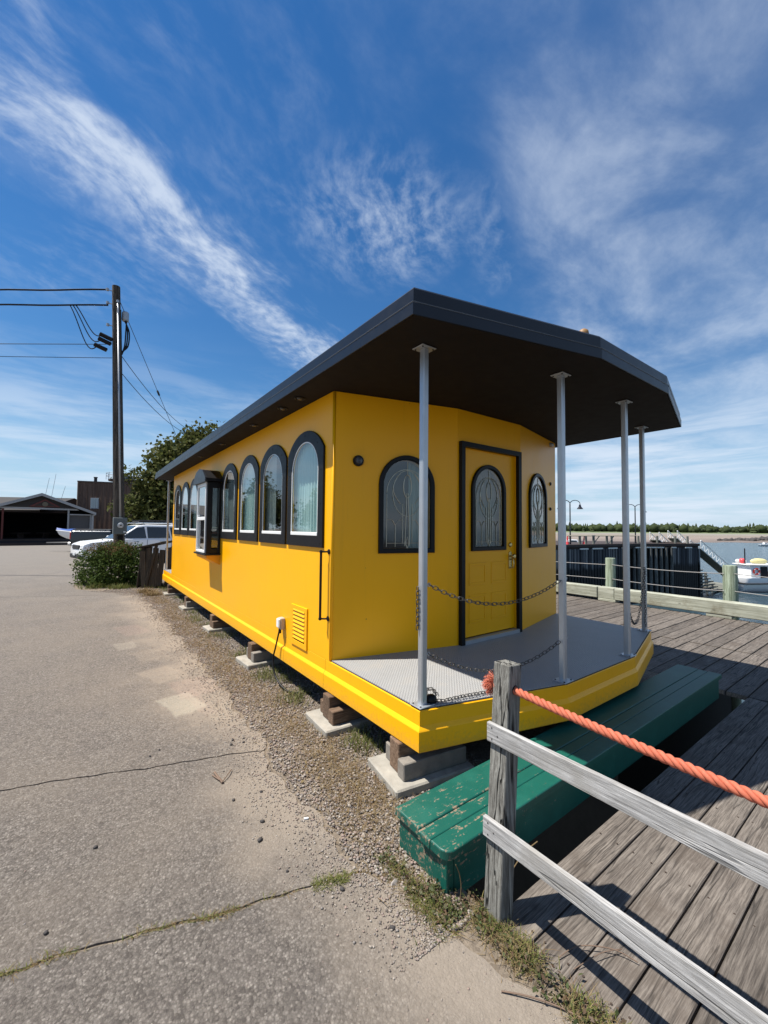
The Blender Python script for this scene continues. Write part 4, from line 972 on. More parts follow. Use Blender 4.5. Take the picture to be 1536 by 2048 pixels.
# tall stalk in front of the step, fallen leaves and sticks
tag(obj('weed_stalk', MB().tube(spline([(-.372, -.70, -.018), (-.365, -.705, .06), (-.37, -.70, .12), (-.385, -.69, .165)]), .0022, 5), M['dry'] ), 'thin dry weed stalk standing against the near corner of the green step', 'weed')
# grass in the near crack
def crack_pts(c, s, x0, x1, n, dens=None):
    x = x0+(x1-x0)*rng.random(n); x = x[(np.sin(x*9+1)+.7*np.sin(x*23)+.8*rng.normal(size=n)) > .2]
    y = c - s*x + np.array([jag(v, 1, .008) for v in x]) + rng.normal(0, .009, len(x)); return np.stack([x, y, np.full(len(x), -.006)], 1)
R_ = crack_pts(-.505, .31, -2.6, -.72, 1000); blades('crack_grass', R_, .008+.020*rng.random(len(R_)), M['grass'], .0017, 1.4)
R_ = crack_pts(-.505, .31, -2.6, -.62, 1900); blades('dry_crack_grass', R_, .006+.020*rng.random(len(R_)), M['dry'], .0013, 2.0)
R_ = clump_pts([(-.80, -.265, -.01), (-.75, -.285, -.01), (-.86, -.25, -.01)], 420, .018); blades('crack_tuft', R_, .012+.03*rng.random(len(R_)), M['grass'], .0016, 1.2)
# twigs on the asphalt
def twig(pts, r, label): return tag(obj('twig', MB().tube(spline(pts, 5), r, 5), M['twig']), label, 'twig')
tw = MB().tube(spline([(-1.035, .985, .008), (-1.03, .90, .012), (-1.02, .83, .010)], 6), [.008]*13, 6).tube(spline([(-1.02, .84, .010), (-.97, .89, .018), (-.93, .945, .012)], 6), .0032, 5).tube(spline([(-1.055, .96, .008), (-1.03, .86, .014)], 4), .0045, 5)
tag(obj('twig', tw, M['twig']), 'forked brown twig lying alone on the open asphalt', 'twig')
twig([(-.52, -1.05, .006), (-.46, -1.12, .012), (-.40, -1.2, .010), (-.36, -1.27, .006)], .003, 'thin bent twig at the asphalt edge below the fence post')
tag(obj('twig', MB().tube(spline([(-.22, -1.10, -.012), (-.12, -1.13, .0), (-.02, -1.22, .002), (.02, -1.30, -.008)]), .0022, 5).tube(spline([(-.21, -1.16, -.012), (-.08, -1.2, .004), (.02, -1.24, -.005)]), .0018, 5), M['twig']), 'wispy forked twig lying on the deck planks under the fence rails', 'twig')
lf = MB().add([(-.02, 0, 0), (.0, -.014, .006), (.024, 0, .002), (.0, .014, .008)], [(0, 1, 2), (0, 2, 3)]); lf.v = [(x+.12, y-.77, z-.04) for x, y, z in lf.v]
tag(obj('fallen_leaf', lf, plain('brown_leaf', (.16, .07, .04), .8)), 'curled brown leaf in the gap between the step and the deck', 'leaf')
st = MB().tube([(-.0, -.72, -.02), (.07, -.74, .05), (.16, -.76, .075)], .003, 5)
tag(obj('straw', st, M['dry']), 'pale straw sticking up in the gap behind the fence post', 'straw')
tag(obj('chalk_stub', MB().tube([(-.725, .205, .006), (-.70, .195, .006)], .006, 7), M['white']), 'tiny white chalk stub on the sandy asphalt by the gravel', 'chalk')

# ------------------------------------------------------------------ trees and shrub
M['leaf'] = random_tint('tree_leaf', [(.026, .042, .011), (.060, .082, .020), (.105, .125, .034), (.045, .06, .016), (.14, .13, .045)], .75, .12, .3, 3)
M['leaf_far'] = random_tint('far_leaf', [(.014, .024, .010), (.028, .044, .014), (.05, .066, .022)], .8, .2, .15, .6)
M['shrub_leaf'] = random_tint('shrub_leaf', [(.025, .045, .010), (.055, .09, .018), (.105, .145, .03), (.04, .065, .016)], .75, .12, .3, 8)
M['shrub_tip'] = random_tint('shrub_tip', [(.06, .05, .015), (.12, .07, .03), (.09, .085, .025), (.15, .08, .04)], .75, .12, .3, 8)
M['bark'] = plain('bark', (.07, .055, .042), .9, var=.35, scale=12, bmp=.6, bscale=30)
def blob_pts(blobs, n, shell=.55):
    """points thrown into ellipsoids, denser near their skin"""
    vol = np.array([b[3]*b[4]*b[5] for b in blobs])**.75; k = rng.choice(len(blobs), n, p=vol/vol.sum()); B_ = np.array(blobs)[k]
    d = rng.normal(size=(n, 3)); d /= np.linalg.norm(d, axis=1, keepdims=True); r = (shell + (1-shell)*rng.random(n))[:, None]
    lump = 1 + .16*np.sin(d[:, :1]*7+k[:, None]) + .14*np.sin(d[:, 1:2]*9+2*k[:, None]) + .12*np.sin(d[:, 2:]*8)
    return B_[:, :3] + d*r*lump*B_[:, 3:6]
def tree(name, loc, blobs, n, size, label, group=None, trunk=.16, mat=None, twigs=26):
    x, y, z = loc; t = thing(name, label, 'tree', loc, group)
    top = max(b[2] for b in blobs); mb = MB()
    mb.tube(spline([(x, y, z-.2), (x+.06, y, z+top*.28), (x-.05, y+.05, z+top*.6), (x+.05, y, z+top*.95)], 5), [trunk*(1-.8*i/15) for i in range(16)], 8)
    for b in blobs:
        h = random.uniform(.25, .55)*top; mb.tube(spline([(x, y, z+h), (x+b[0]*.5, y+b[1]*.5, z+(h+b[2])/2), (x+b[0], y+b[1], z+b[2])], 4), [trunk*.5*(1-.8*i/8) for i in range(9)], 6)
        for k in range(max(1, twigs//len(blobs))):
            d = Vector((random.gauss(0, 1), random.gauss(0, 1), random.gauss(.3, .8))).normalized(); c = Vector((x+b[0], y+b[1], z+b[2]))
            mb.tube([c, c+Vector((d.x*b[3], d.y*b[4], d.z*b[5]))*.95], [.03, .008], 4, False)
    obj('trunk', mb, M['bark'], t)
    # leaves sit in sprays: small clusters round twig ends
    ns = n//9; c = blob_pts(blobs, ns); P_ = np.repeat(c, 9, 0) + rng.normal(0, size*2.0, (ns*9, 3)) + np.array(loc)
    leaves('crown', P_, size*(.6+.8*rng.random(len(P_))), mat or M['leaf'], t, .35, .7); return t
tree('broadleaf_tree', (4.6, 25.2, 0), [(-1.4, 0, 5.4, 1.9, 1.9, 1.5), (.1, 0, 6.6, 1.5, 1.6, 1.35), (-2.6, .2, 4.3, 1.6, 1.7, 1.2), (-3.0, .4, 2.5, 1.75, 1.6, 1.5), (-1.2, 0, 2.6, 2.0, 1.8, 1.6), (1.6, 0, 4.8, 2.2, 2, 2), (.3, 0, 3.0, 2.2, 1.9, 1.8), (-.95, 0, 7.35, .55, .5, .5), (-2.2, .0, 6.1, .7, .7, .6), (2.6, 0, 6.2, 1.2, 1.2, 1.1)],
     34000, .125, 'dense dark leafy tree rising behind the cabin roof and the white car', None, .2)
for i, (x, y, s) in enumerate([(-15, 44, 1.0), (-21, 40, .9), (-27, 48, 1.15), (-34, 37, 1.1)]):
    tree('broadleaf_tree', (x, y, 0), [(0, 0, 4.2*s, 2.4*s, 2.4*s, 1.8*s), (1.6*s, .5, 3.2*s, 1.7*s, 1.7*s, 1.5*s), (-1.6*s, -.3, 3.4*s, 1.8*s, 1.8*s, 1.6*s), (.3, 0, 6*s, 1.5*s, 1.5*s, 1.3*s)], 5200, .17,
         ['round tree left of the open pavilion', 'smaller round tree left of the pavilion by the road', 'tallest tree at the left beyond the road', 'tree farthest left beyond the road'][i], 'trees left of the pavilion', .2)
sh = thing('shrub', 'bushy green shrub with russet tips at the foot of the utility pole', 'shrub', (-1.1, 12.3, 0))
bl = [(-1.52, 12.75, .44, .54, .66, .56), (-1.0, 12.25, .50, .60, .62, .62), (-.55, 11.95, .48, .50, .60, .60), (-1.15, 12.5, .85, .62, .6, .38), (-.7, 12.0, .85, .55, .5, .36), (-1.55, 12.9, .2, .42, .5, .3), (-.35, 11.85, .3, .42, .45, .36), (-1.0, 12.1, .2, .75, .6, .3)]
P_ = blob_pts(bl, 15000, .6); P_[:, 2] = np.maximum(P_[:, 2], .02); leaves('foliage', P_, .020+.020*rng.random(len(P_)), M['shrub_leaf'], sh, .4, .6)
P_ = blob_pts([(-1.2, 12.55, 1.02, .60, .5, .24), (-.8, 12.1, 1.02, .45, .45, .22)], 3600, .3); leaves('young_tips', P_, .014+.016*rng.random(len(P_)), M['shrub_tip'], sh, .7, .5)
sm = MB()
for k in range(46):
    b = random.choice(bl); sm.tube([(-1.0+random.gauss(0, .2), 12.3+random.gauss(0, .15), -.05), (b[0]+random.gauss(0, .2), b[1]+random.gauss(0, .2), b[2]+random.uniform(0, .35))], [.012, .004], 4, False)
obj('stem', sm, M['bark'], sh)
R_ = clump_pts([(-.2, 11.3, -.03), (-.05, 11.1, -.03), (-.9, 11.45, -.03), (-1.5, 11.9, -.03)], 1300, .16); blades('grass_tufts', R_, .06+.16*rng.random(len(R_)), M['grass'], .007, .8)
# wooden bin of upright boards
bin_ = thing('wooden_bin', 'dark weathered wooden bin of upright boards with a sloped lid between shrub and porch', 'bin', (-.12, 11.15, 0))
M['dark_board'] = wood('dark_board', (.030, .024, .017), (.085, .068, .048), 2, False, var=.5)
Rb = rotz(-.55); cB = Vector((-.06, 11.25, 0))
for k in range(4): obj('board', MB().bbox(cB + Rb @ Vector((-.24+.155*k, -.33, .56-.03*(k == 0))), (.145, .03, 1.16-.10*abs(k-1.5)), .005, Rb @ Matrix.Rotation(.05*(k-1.5), 3, 'Y')), M['dark_board'], bin_)
for k in range(4): obj('board', MB().bbox(cB + Rb @ Vector((-.36, -.24+.155*k, .56)), (.03, .145, 1.12), .005, Rb @ Matrix.Rotation(.10, 3, 'Y')), M['dark_board'], bin_)
for k in range(4): obj('board', MB().bbox(cB + Rb @ Vector((.34, -.24+.155*k, .56)), (.03, .145, 1.12), .005, Rb), M['dark_board'], bin_)
obj('lid', MB().bbox(cB + Rb @ Vector((-.01, -.02, 1.21)), (.82, .78, .04), .006, Rb @ Matrix.Rotation(-.22, 3, 'Y')), M['dark_board'], bin_)
obj('brace', MB().bbox(cB + Rb @ Vector((-.02, -.36, .62)), (.08, .03, 1.18), .005, Rb @ Matrix.Rotation(.22, 3, 'Y')), M['dark_board'], bin_)

# ------------------------------------------------------------------ utility pole and wires
pole = thing('utility_pole', 'tall dark wooden utility pole with conduit and a grey meter box', 'utility pole', (-.80, 14.62, 0))
pb = Vector((-.76, 14.63, -.3)); pt = Vector((-1.17, 14.47, 9.95)); pd = (pt-pb).normalized()
def on_pole(z): return pb + (pt-pb)*((z-pb.z)/(pt.z-pb.z))
obj('shaft', MB().tube([pb, on_pole(3), on_pole(7), pt], [.165, .155, .135, .120], 16), M['pole'], pole, True, 40)
M['galv'] = plain('galvanised_steel', (.38, .39, .40), .45, .6, var=.15, scale=8)
fr_ = Vector((.10, -.97, 0)).normalized(); sd_ = Vector((.97, .10, 0))
obj('conduit', MB().tube([on_pole(1.95)+fr_*.175+sd_*.02, on_pole(5)+fr_*.165+sd_*.02, on_pole(9.35)+fr_*.142+sd_*.02], .030, 8), M['galv'], pole, True)
obj('conduit_cap', MB().tube([on_pole(9.35)+fr_*.142+sd_*.02, on_pole(9.43)+fr_*.14+sd_*.02], .045, 8), M['galv'], pole)
obj('conduit', MB().tube([on_pole(.2)+sd_*.172, on_pole(5)+sd_*.155, on_pole(9.2)+sd_*.135], .014, 6), M['black'], pole)
mc = on_pole(1.72)+fr_*.21; mbx = obj('meter_box', MB().bbox(mc, (.40, .14, .56), .012, rotz(.10)), plain('meter_box_grey', (.13, .15, .15), .55, .2), pole)
obj('meter_dial', MB().lathe([(.095, 0), (.095, .035), (.080, .07), (.0005, .085)], mc+fr_*.07+Vector((0, 0, .02)), 18, fr_), plain('meter_glass_white', (.55, .56, .55), .2), mbx, True, 40)
obj('meter_display', MB().bbox(mc+fr_*.156+Vector((0, 0, .02)), (.06, .006, .03), .001, rotz(.10)), M['black'], mbx)
obj('seal_tag', MB().bbox(mc+fr_*.072+Vector((.13, 0, -.20)), (.07, .006, .05), .001, rotz(.1)), M['white'], mbx)
obj('switch_box', MB().bbox(on_pole(1.30)+fr_*.19, (.16, .10, .18), .01, rotz(.10)), M['black'], pole)
for z, s in ((9.75, -1), (9.3, -1), (8.55, -1)): obj('bracket', MB().tube([on_pole(z)+sd_*s*.10, on_pole(z)+sd_*s*.24], .018, 6).lathe([(.02, -.05), (.045, -.04), (.045, .04), (.02, .05)], on_pole(z)+sd_*s*.26, 8), M['galv'], pole)
obj('junction_drum', MB().lathe([(.09, -.16), (.11, -.12), (.11, .12), (.09, .16)], on_pole(9.0)+sd_*.27, 12), M['galv'], pole)
lp = MB()
for k in range(3): lp.tube(spline([on_pole(9.0)+sd_*(.25+.03*k)+Vector((0, 0, -.15)), on_pole(8.5)+sd_*(.38-.05*k), on_pole(8.0)+sd_*(.34-.05*k), on_pole(7.75-.05*k)+sd_*.15]), .022, 6)
obj('cable_loop', lp, M['black'], pole)
for k, (dz, dx) in enumerate(((8.12, -.30), (7.96, -.34), (7.72, -.46))):
    c = on_pole(dz)+sd_*dx; obj('cable_splice', MB().tube([c+Vector((-.2, .01, .06)), c+Vector((-.19, .01, .055)), c+Vector((.16, 0, -.055)), c+Vector((.17, 0, -.06))], [.03, .072, .072, .03], 10), M['black'], pole)
left = Vector((-.804, .594, 0))
def wire(name, pts, r, label): return tag(obj(name, MB().tube(pts, r, 5), M['black'], None), label, 'wire')
def run(z0, z1, off, sagd, L=34): a = on_pole(z0)+sd_*off; b = a+left*L; b.z = z1; return sag(a, b, sagd, 60)
def wobbly(pts, amp): return [p+Vector((0, 0, amp*math.sin(i*1.3)*(1 if 0 < i < len(pts)-1 else 0))) for i, p in enumerate(pts)]
wire('service_wire', wobbly(run(9.75, 9.95, -.25, .18), .012), .030, 'topmost thick twisted wire running left from the pole top')
wire('service_wire', wobbly(run(9.22, 9.18, -.25, .05), .010), .030, 'second thick wire running left from the pole, with drop cables')
wire('service_wire', run(7.92, 8.05, -.15, .10), .012, 'upper thin telephone wire running left at mid pole height')
wire('service_wire', run(7.45, 7.85, -.15, .08), .010, 'lower thin telephone wire running left at mid pole height')
a = on_pole(9.22)+sd_*-.25+left*1.1
dm = MB()
for k, (dz, dx) in enumerate(((8.12, -.50), (7.96, -.54), (7.72, -.66))):
    e = on_pole(dz)+sd_*(dx+.30)+Vector((-.19, .01, .055)); a0 = a+left*.1*k; dm.tube([a0.lerp(e, q/16)+Vector((0, 0, -(.30+.10*k)*math.sin(PI*(q/16)**1.6))) for q in range(17)], .018, 6)
tag(obj('drop_cable', dm, M['black']), 'drooping black drop cables looping from the second wire to the splices', 'cable')
ga = on_pole(9.5)+sd_*.1; gb = Vector((2.4, 22.8, 6.2)); gw = MB().tube([ga, gb, gb+(gb-ga)*.3], .011, 5); gm = ga.lerp(gb, .52); gw.tube([gm-(gb-ga).normalized()*.14, gm+(gb-ga).normalized()*.14], .045, 8)
tag(obj('guy_wire', gw, M['black']), 'guy wire with an insulator slanting down right from the pole', 'wire')
for z, e, l in ((7.6, (4.2, 27.0, 7.9), 'upper of two thin cables sloping right from the pole into the tree'), (7.0, (4.2, 27.0, 7.7), 'lower of two thin cables sloping right from the pole into the tree')):
    a = on_pole(z)+sd_*.14; b = Vector(e); wire('service_wire', sag(a, b, .50, 20), .012, l)


# ------------------------------------------------------------------ white car, dark pickup, boat on trailer
M['car_white'] = plain('white_car_paint', (.76, .77, .78), .18, var=.02, spec=.6)
M['car_black'] = plain('black_car_paint', (.014, .014, .018), .2, var=.1, spec=.6)
M['car_glass'] = plain('dark_car_glass', (.015, .02, .024), .05, var=.05, spec=.8)
M['tyre'] = plain('tyre_rubber', (.022, .022, .022), .85)
M['plastic'] = plain('black_plastic', (.02, .02, .022), .6)
M['chrome'] = plain('chrome_trim', (.55, .56, .58), .15, .9, var=.05)
M['red_lens'] = plain('red_lens', (.45, .01, .015), .2); M['clear_lens'] = plain('clear_lens', (.62, .65, .68), .12)
def bevelled(mb, w, seg=2):
    b = bmesh.new(); vs = [b.verts.new(p) for p in mb.v]
    for f in mb.f:
        try: b.faces.new([vs[i] for i in f])
        except ValueError: pass
    bmesh.ops.recalc_face_normals(b, faces=b.faces)
    bmesh.ops.bevel(b, geom=[e for e in b.edges if len(e.link_faces) == 2 and e.calc_face_angle(0) > .35], offset=w, segments=seg, profile=.6, affect='EDGES', clamp_overlap=True)
    b.verts.index_update(); o = MB(); o.v = [tuple(v.co) for v in b.verts]; o.f = [tuple(v.index for v in f.verts) for f in b.faces]; b.free(); return o
def vehicle_frame(loc, fwd):
    f = Vector((*fwd, 0)).normalized(); l = Vector((-f.y, f.x, 0)); return Matrix(((f.x, l.x, 0, loc[0]), (f.y, l.y, 0, loc[1]), (0, 0, 1, loc[2]), (0, 0, 0, 1)))
def taper(poly, hw0, hw1, zlo, zhi):
    """side profile (x, z) extruded across, narrowing with height"""
    n = len(poly); mb = MB(); w = lambda z: hw0+(hw1-hw0)*max(0, min(1, (z-zlo)/(zhi-zlo)))
    return mb.add([(x, -w(z), z) for x, z in poly]+[(x, w(z), z) for x, z in poly], [tuple(range(n)), tuple(reversed(range(n, 2*n)))]+[(i, n+i, n+(i+1) % n, (i+1) % n) for i in range(n)])
def wheels(root, T, xs, hy, r=.36):
    for x in xs:
        for s in (1, -1):
            q = MB().lathe([(r*.62, -.11), (r*.94, -.11), (r, -.06), (r, .06), (r*.94, .11), (r*.62, .11)], (x, s*hy, r), 22, Vector((0, 1, 0))).xf(T)
            w_ = obj('wheel', q, M['tyre'], root, True, 40)
            q = MB().lathe([(r*.62, -.09), (r*.62, .09), (r*.5, .10), (r*.2, .085), (.001, .095)], (x, s*hy, r), 14, Vector((0, s, 0))).xf(T); obj('rim', q, M['chrome'], w_)
def suv():
    T = vehicle_frame((.28, 20.35, 0), (-.975, -.22))
    r = thing('parked_car', 'white sport utility car with black roof rack parked behind the shrub', 'car', (.05, 20.35, 0))
    body = taper([(-2.32, .55), (-2.36, .95), (-2.30, 1.12), (.95, 1.16), (1.05, 1.13), (2.05, 1.03), (2.32, .93), (2.38, .72), (2.38, .45), (2.2, .30), (-2.15, .32)], .93, .90, .3, 1.2)
    obj('body', bevelled(body, .07, 3).xf(T), M['car_white'], r, True, 35)
    gh_ = taper([(-2.28, 1.12), (-2.05, 1.66), (-1.6, 1.78), (-.1, 1.80), (.25, 1.74), (1.12, 1.14)], .87, .68, 1.1, 1.8)
    obj('cabin_top', bevelled(gh_, .06, 3).xf(T), M['car_white'], r, True, 35)
    W_ = lambda z: .87+(.68-.87)*(z-1.1)/.7
    for s in (1, -1):
        for poly in ([(.98, 1.17), (.30, 1.65), (-.02, 1.69), (-.08, 1.17)], [(-.14, 1.17), (-.12, 1.69), (-1.05, 1.68), (-1.12, 1.17)], [(-1.2, 1.17), (-1.13, 1.68), (-1.62, 1.64), (-1.98, 1.20)]):
            q = MB().add([(x, s*(W_(z)+.008), z) for x, z in poly], [tuple(range(len(poly)))]).xf(T); obj('window', q, M['car_glass'], r)
        q = MB().bbox((.92, s*1.0, 1.18), (.13, .22, .15), .03).xf(T); obj('mirror', q, M['car_white'], r)
        q = MB().bbox((2.16, s*.72, .84), (.34, .36, .15), .04, Matrix.Rotation(-s*.35, 3, 'Z')).xf(T); obj('headlight', q, M['clear_lens'], r)
        q = MB().bbox((-2.30, s*.78, .98), (.12, .22, .24), .03).xf(T); obj('tail_light', q, M['red_lens'], r)
        q = MB().tube([(.3, s*.60, 1.83), (.2, s*.60, 1.87), (-1.5, s*.60, 1.87), (-1.65, s*.60, 1.81)], .022, 6).xf(T); obj('roof_rail', q, M['chrome'], r)
        for x in (.35, -.75): q = MB().bbox((x, s*.925, 1.02), (.22, .03, .035), .01).xf(T); obj('door_handle', q, M['chrome'], r)
        for x in (1.42, -1.42): q = MB().lathe([(.44, -.02), (.44, .02), (.001, .021)], (x, s*.915, .40), 22, Vector((0, s, 0))).xf(T); obj('wheel_arch', q, M['plastic'], r)
        q = MB().bbox((0, s*.915, .40), (2.1, .05, .16), .02).xf(T); obj('sill', q, M['plastic'], r)
        for x in (.98, -.10, -1.16): q = MB().box((x, s*.9255, .80), (.012, .006, .62)).xf(T); obj('door_gap', q, M['plastic'], r)
    obj('windscreen', MB().add([(1.12+.008, -.76, 1.16), (1.12+.008, .76, 1.16), (.30, .64, 1.735), (.30, -.64, 1.735)], [(0, 1, 2, 3)]).xf(T), M['car_glass'], r)
    obj('grille', MB().bbox((2.37, 0, .80), (.06, 1.1, .20), .03).xf(T), M['plastic'], r); obj('bumper', MB().bbox((2.33, 0, .42), (.16, 1.74, .22), .05).xf(T), M['plastic'], r)
    obj('number_plate', MB().bbox((2.44, 0, .50), (.02, .32, .11), .004).xf(T), M['clear_lens'], r)
    rk = MB()
    for x in (.0, -1.3): rk.bbox((x, 0, 1.90), (.06, 1.25, .03), .008)
    rk.bbox((-.62, 0, 1.935), (1.5, .95, .035), .01); rk.bbox((-.62, .47, 1.975), (1.5, .03, .06), .008); rk.bbox((-.62, -.47, 1.975), (1.5, .03, .06), .008)
    obj('roof_rack', rk.xf(T), M['plastic'], r); obj('shark_fin', MB().bbox((-1.45, 0, 1.82), (.22, .08, .08), .02).xf(T), M['car_white'], r)
    wheels(r, T, (1.42, -1.42), .82)
suv()
def pickup():
    T = vehicle_frame((.7, 27.0, 0), (.93, -.36)); r = thing('pickup_truck', 'black pickup truck behind the white car, tail towards the boat', 'truck', (.7, 27.0, 0))
    obj('body', bevelled(taper([(-2.9, .55), (-2.95, .8), (-2.92, 1.48), (-.95, 1.48), (-.9, 1.2), (1.4, 1.22), (2.6, 1.16), (2.8, 1.0), (2.8, .55)], .98, .95, .5, 1.5), .05).xf(T), M['car_black'], r, True, 35)
    obj('cabin_top', bevelled(taper([(-.92, 1.2), (-.8, 1.85), (.6, 1.88), (1.35, 1.22)], .92, .74, 1.2, 1.9), .05).xf(T), M['car_black'], r, True, 35)
    obj('bed_cover', MB().bbox((-1.92, 0, 1.495), (1.9, 1.72, .03), .008).xf(T), M['plastic'], r)
    for s in (1, -1):
        obj('tail_light', MB().bbox((-2.94, s*.87, 1.15), (.08, .17, .42), .02).xf(T), M['red_lens'], r)
        obj('window', MB().add([(x, s*(.93-.18*(z-1.2)/.7), z) for x, z in ((-.75, 1.26), (-.68, 1.78), (.5, 1.8), (1.15, 1.26))], [(0, 1, 2, 3)]).xf(T), M['car_glass'], r)
        obj('bed_trim', MB().bbox((-1.9, s*.957, 1.38), (1.9, .02, .05), .005).xf(T), M['chrome'], r)
    obj('tailgate', MB().bbox((-2.94, 0, 1.12), (.05, 1.5, .55), .02).xf(T), M['car_black'], r)
    obj('bumper', MB().bbox((-3.0, 0, .66), (.18, 1.8, .2), .03).xf(T), M['chrome'], r)
    wheels(r, T, (1.75, -1.8), .86, .40)
pickup()
def hull(L, B, H, n=14, sheer=.25, stern=.85):
    """open boat hull: rows from keel to gunwale, bow at +x"""
    rows = []; mb = MB(); m = 6
    for i in range(n+1):
        t = i/n; x = -L/2+L*t; w = B/2*(stern+(1-stern)*min(1, t*2.2))*(1 if t < .45 else max(.0, 1-((t-.45)/.55)**2.2)); keel = H*.62*max(0, (t-.62)/.38)**2.2; g = H+sheer*t*t
        sec = []
        for j in range(m+1):
            a = j/m; y = w*min(1, (a*1.15))**.55 if a > 0 else 0; z = keel+(g-keel)*a**1.5; sec.append((x + (.10*L*a*(t > .9)*(t-.9)*6), y, z))
        rows.append(sec)
    full = [[(x, -y, z) for x, y, z in reversed(s[1:])]+s for s in rows]; k = len(full[0])
    mb.add(sum(full, []), [(i*k+j, i*k+j+1, (i+1)*k+j+1, (i+1)*k+j) for i in range(n) for j in range(k-1)]+[tuple(range(k))])
    return mb, full
def trailer_boat():
    T = vehicle_frame((-1.55, 31.35, .72), (-.804, .594)); r = thing('covered_boat', 'small white open boat under a blue cover on a trailer', 'boat', (-1.55, 31.35, 0))
    h, full = hull(3.7, 1.5, .56, 14, .13); obj('hull', h.xf(T), M['car_white'], r, True)
    cv = MB(); vs = []
    for i, s in enumerate(full):
        a, b = Vector(s[0]), Vector(s[-1]); c = (a+b)/2+Vector((0, 0, .10+.05*math.sin(i*1.9))); vs += [a+Vector((0, -.02, .02)), a.lerp(c, .6)+Vector((0, 0, .05)), c, b.lerp(c, .6)+Vector((0, 0, .05)), b+Vector((0, .02, .02))]
    cv.add(vs, [(i*5+j, i*5+j+1, (i+1)*5+j+1, (i+1)*5+j) for i in range(len(full)-1) for j in range(4)])
    obj('cover', cv.xf(T), plain('blue_tarpaulin', (.012, .06, .26), .5, var=.2), r, True)
    obj('rub_rail', MB().tube([Vector(s[0])+Vector((0, -.02, -.02)) for s in full], .03, 6).tube([Vector(s[-1])+Vector((0, .02, -.02)) for s in full], .03, 6).xf(T), M['car_white'], r)
    t = thing('boat_trailer', 'low dark boat trailer under the blue covered boat', 'trailer', (-1.55, 31.35, 0)); T0 = vehicle_frame((-1.55, 31.35, 0), (-.804, .594))
    f = MB()
    for s in (1, -1): f.tube([(-1.9, s*.6, .58), (1.2, s*.5, .58), (2.7, 0, .55)], .045, 6)
    for x in (-1.6, -.4, .8): f.tube([(x, -.6, .60), (x, .6, .60)], .04, 6)
    obj('frame', f.xf(T0), M['plastic'], t)
    for s in (1, -1):
        w_ = obj('wheel', MB().lathe([(.12, -.08), (.27, -.08), (.29, 0), (.27, .08), (.12, .08)], (-.6, s*.88, .29), 18, Vector((0, 1, 0))).xf(T0), M['tyre'], t)
        obj('mudguard', MB().tube([(-.6+.36*math.cos(a), s*.88, .29+.36*math.sin(a)) for a in np.linspace(.2, PI-.2, 9)], .04, 6).xf(T0), M['plastic'], t)
trailer_boat()

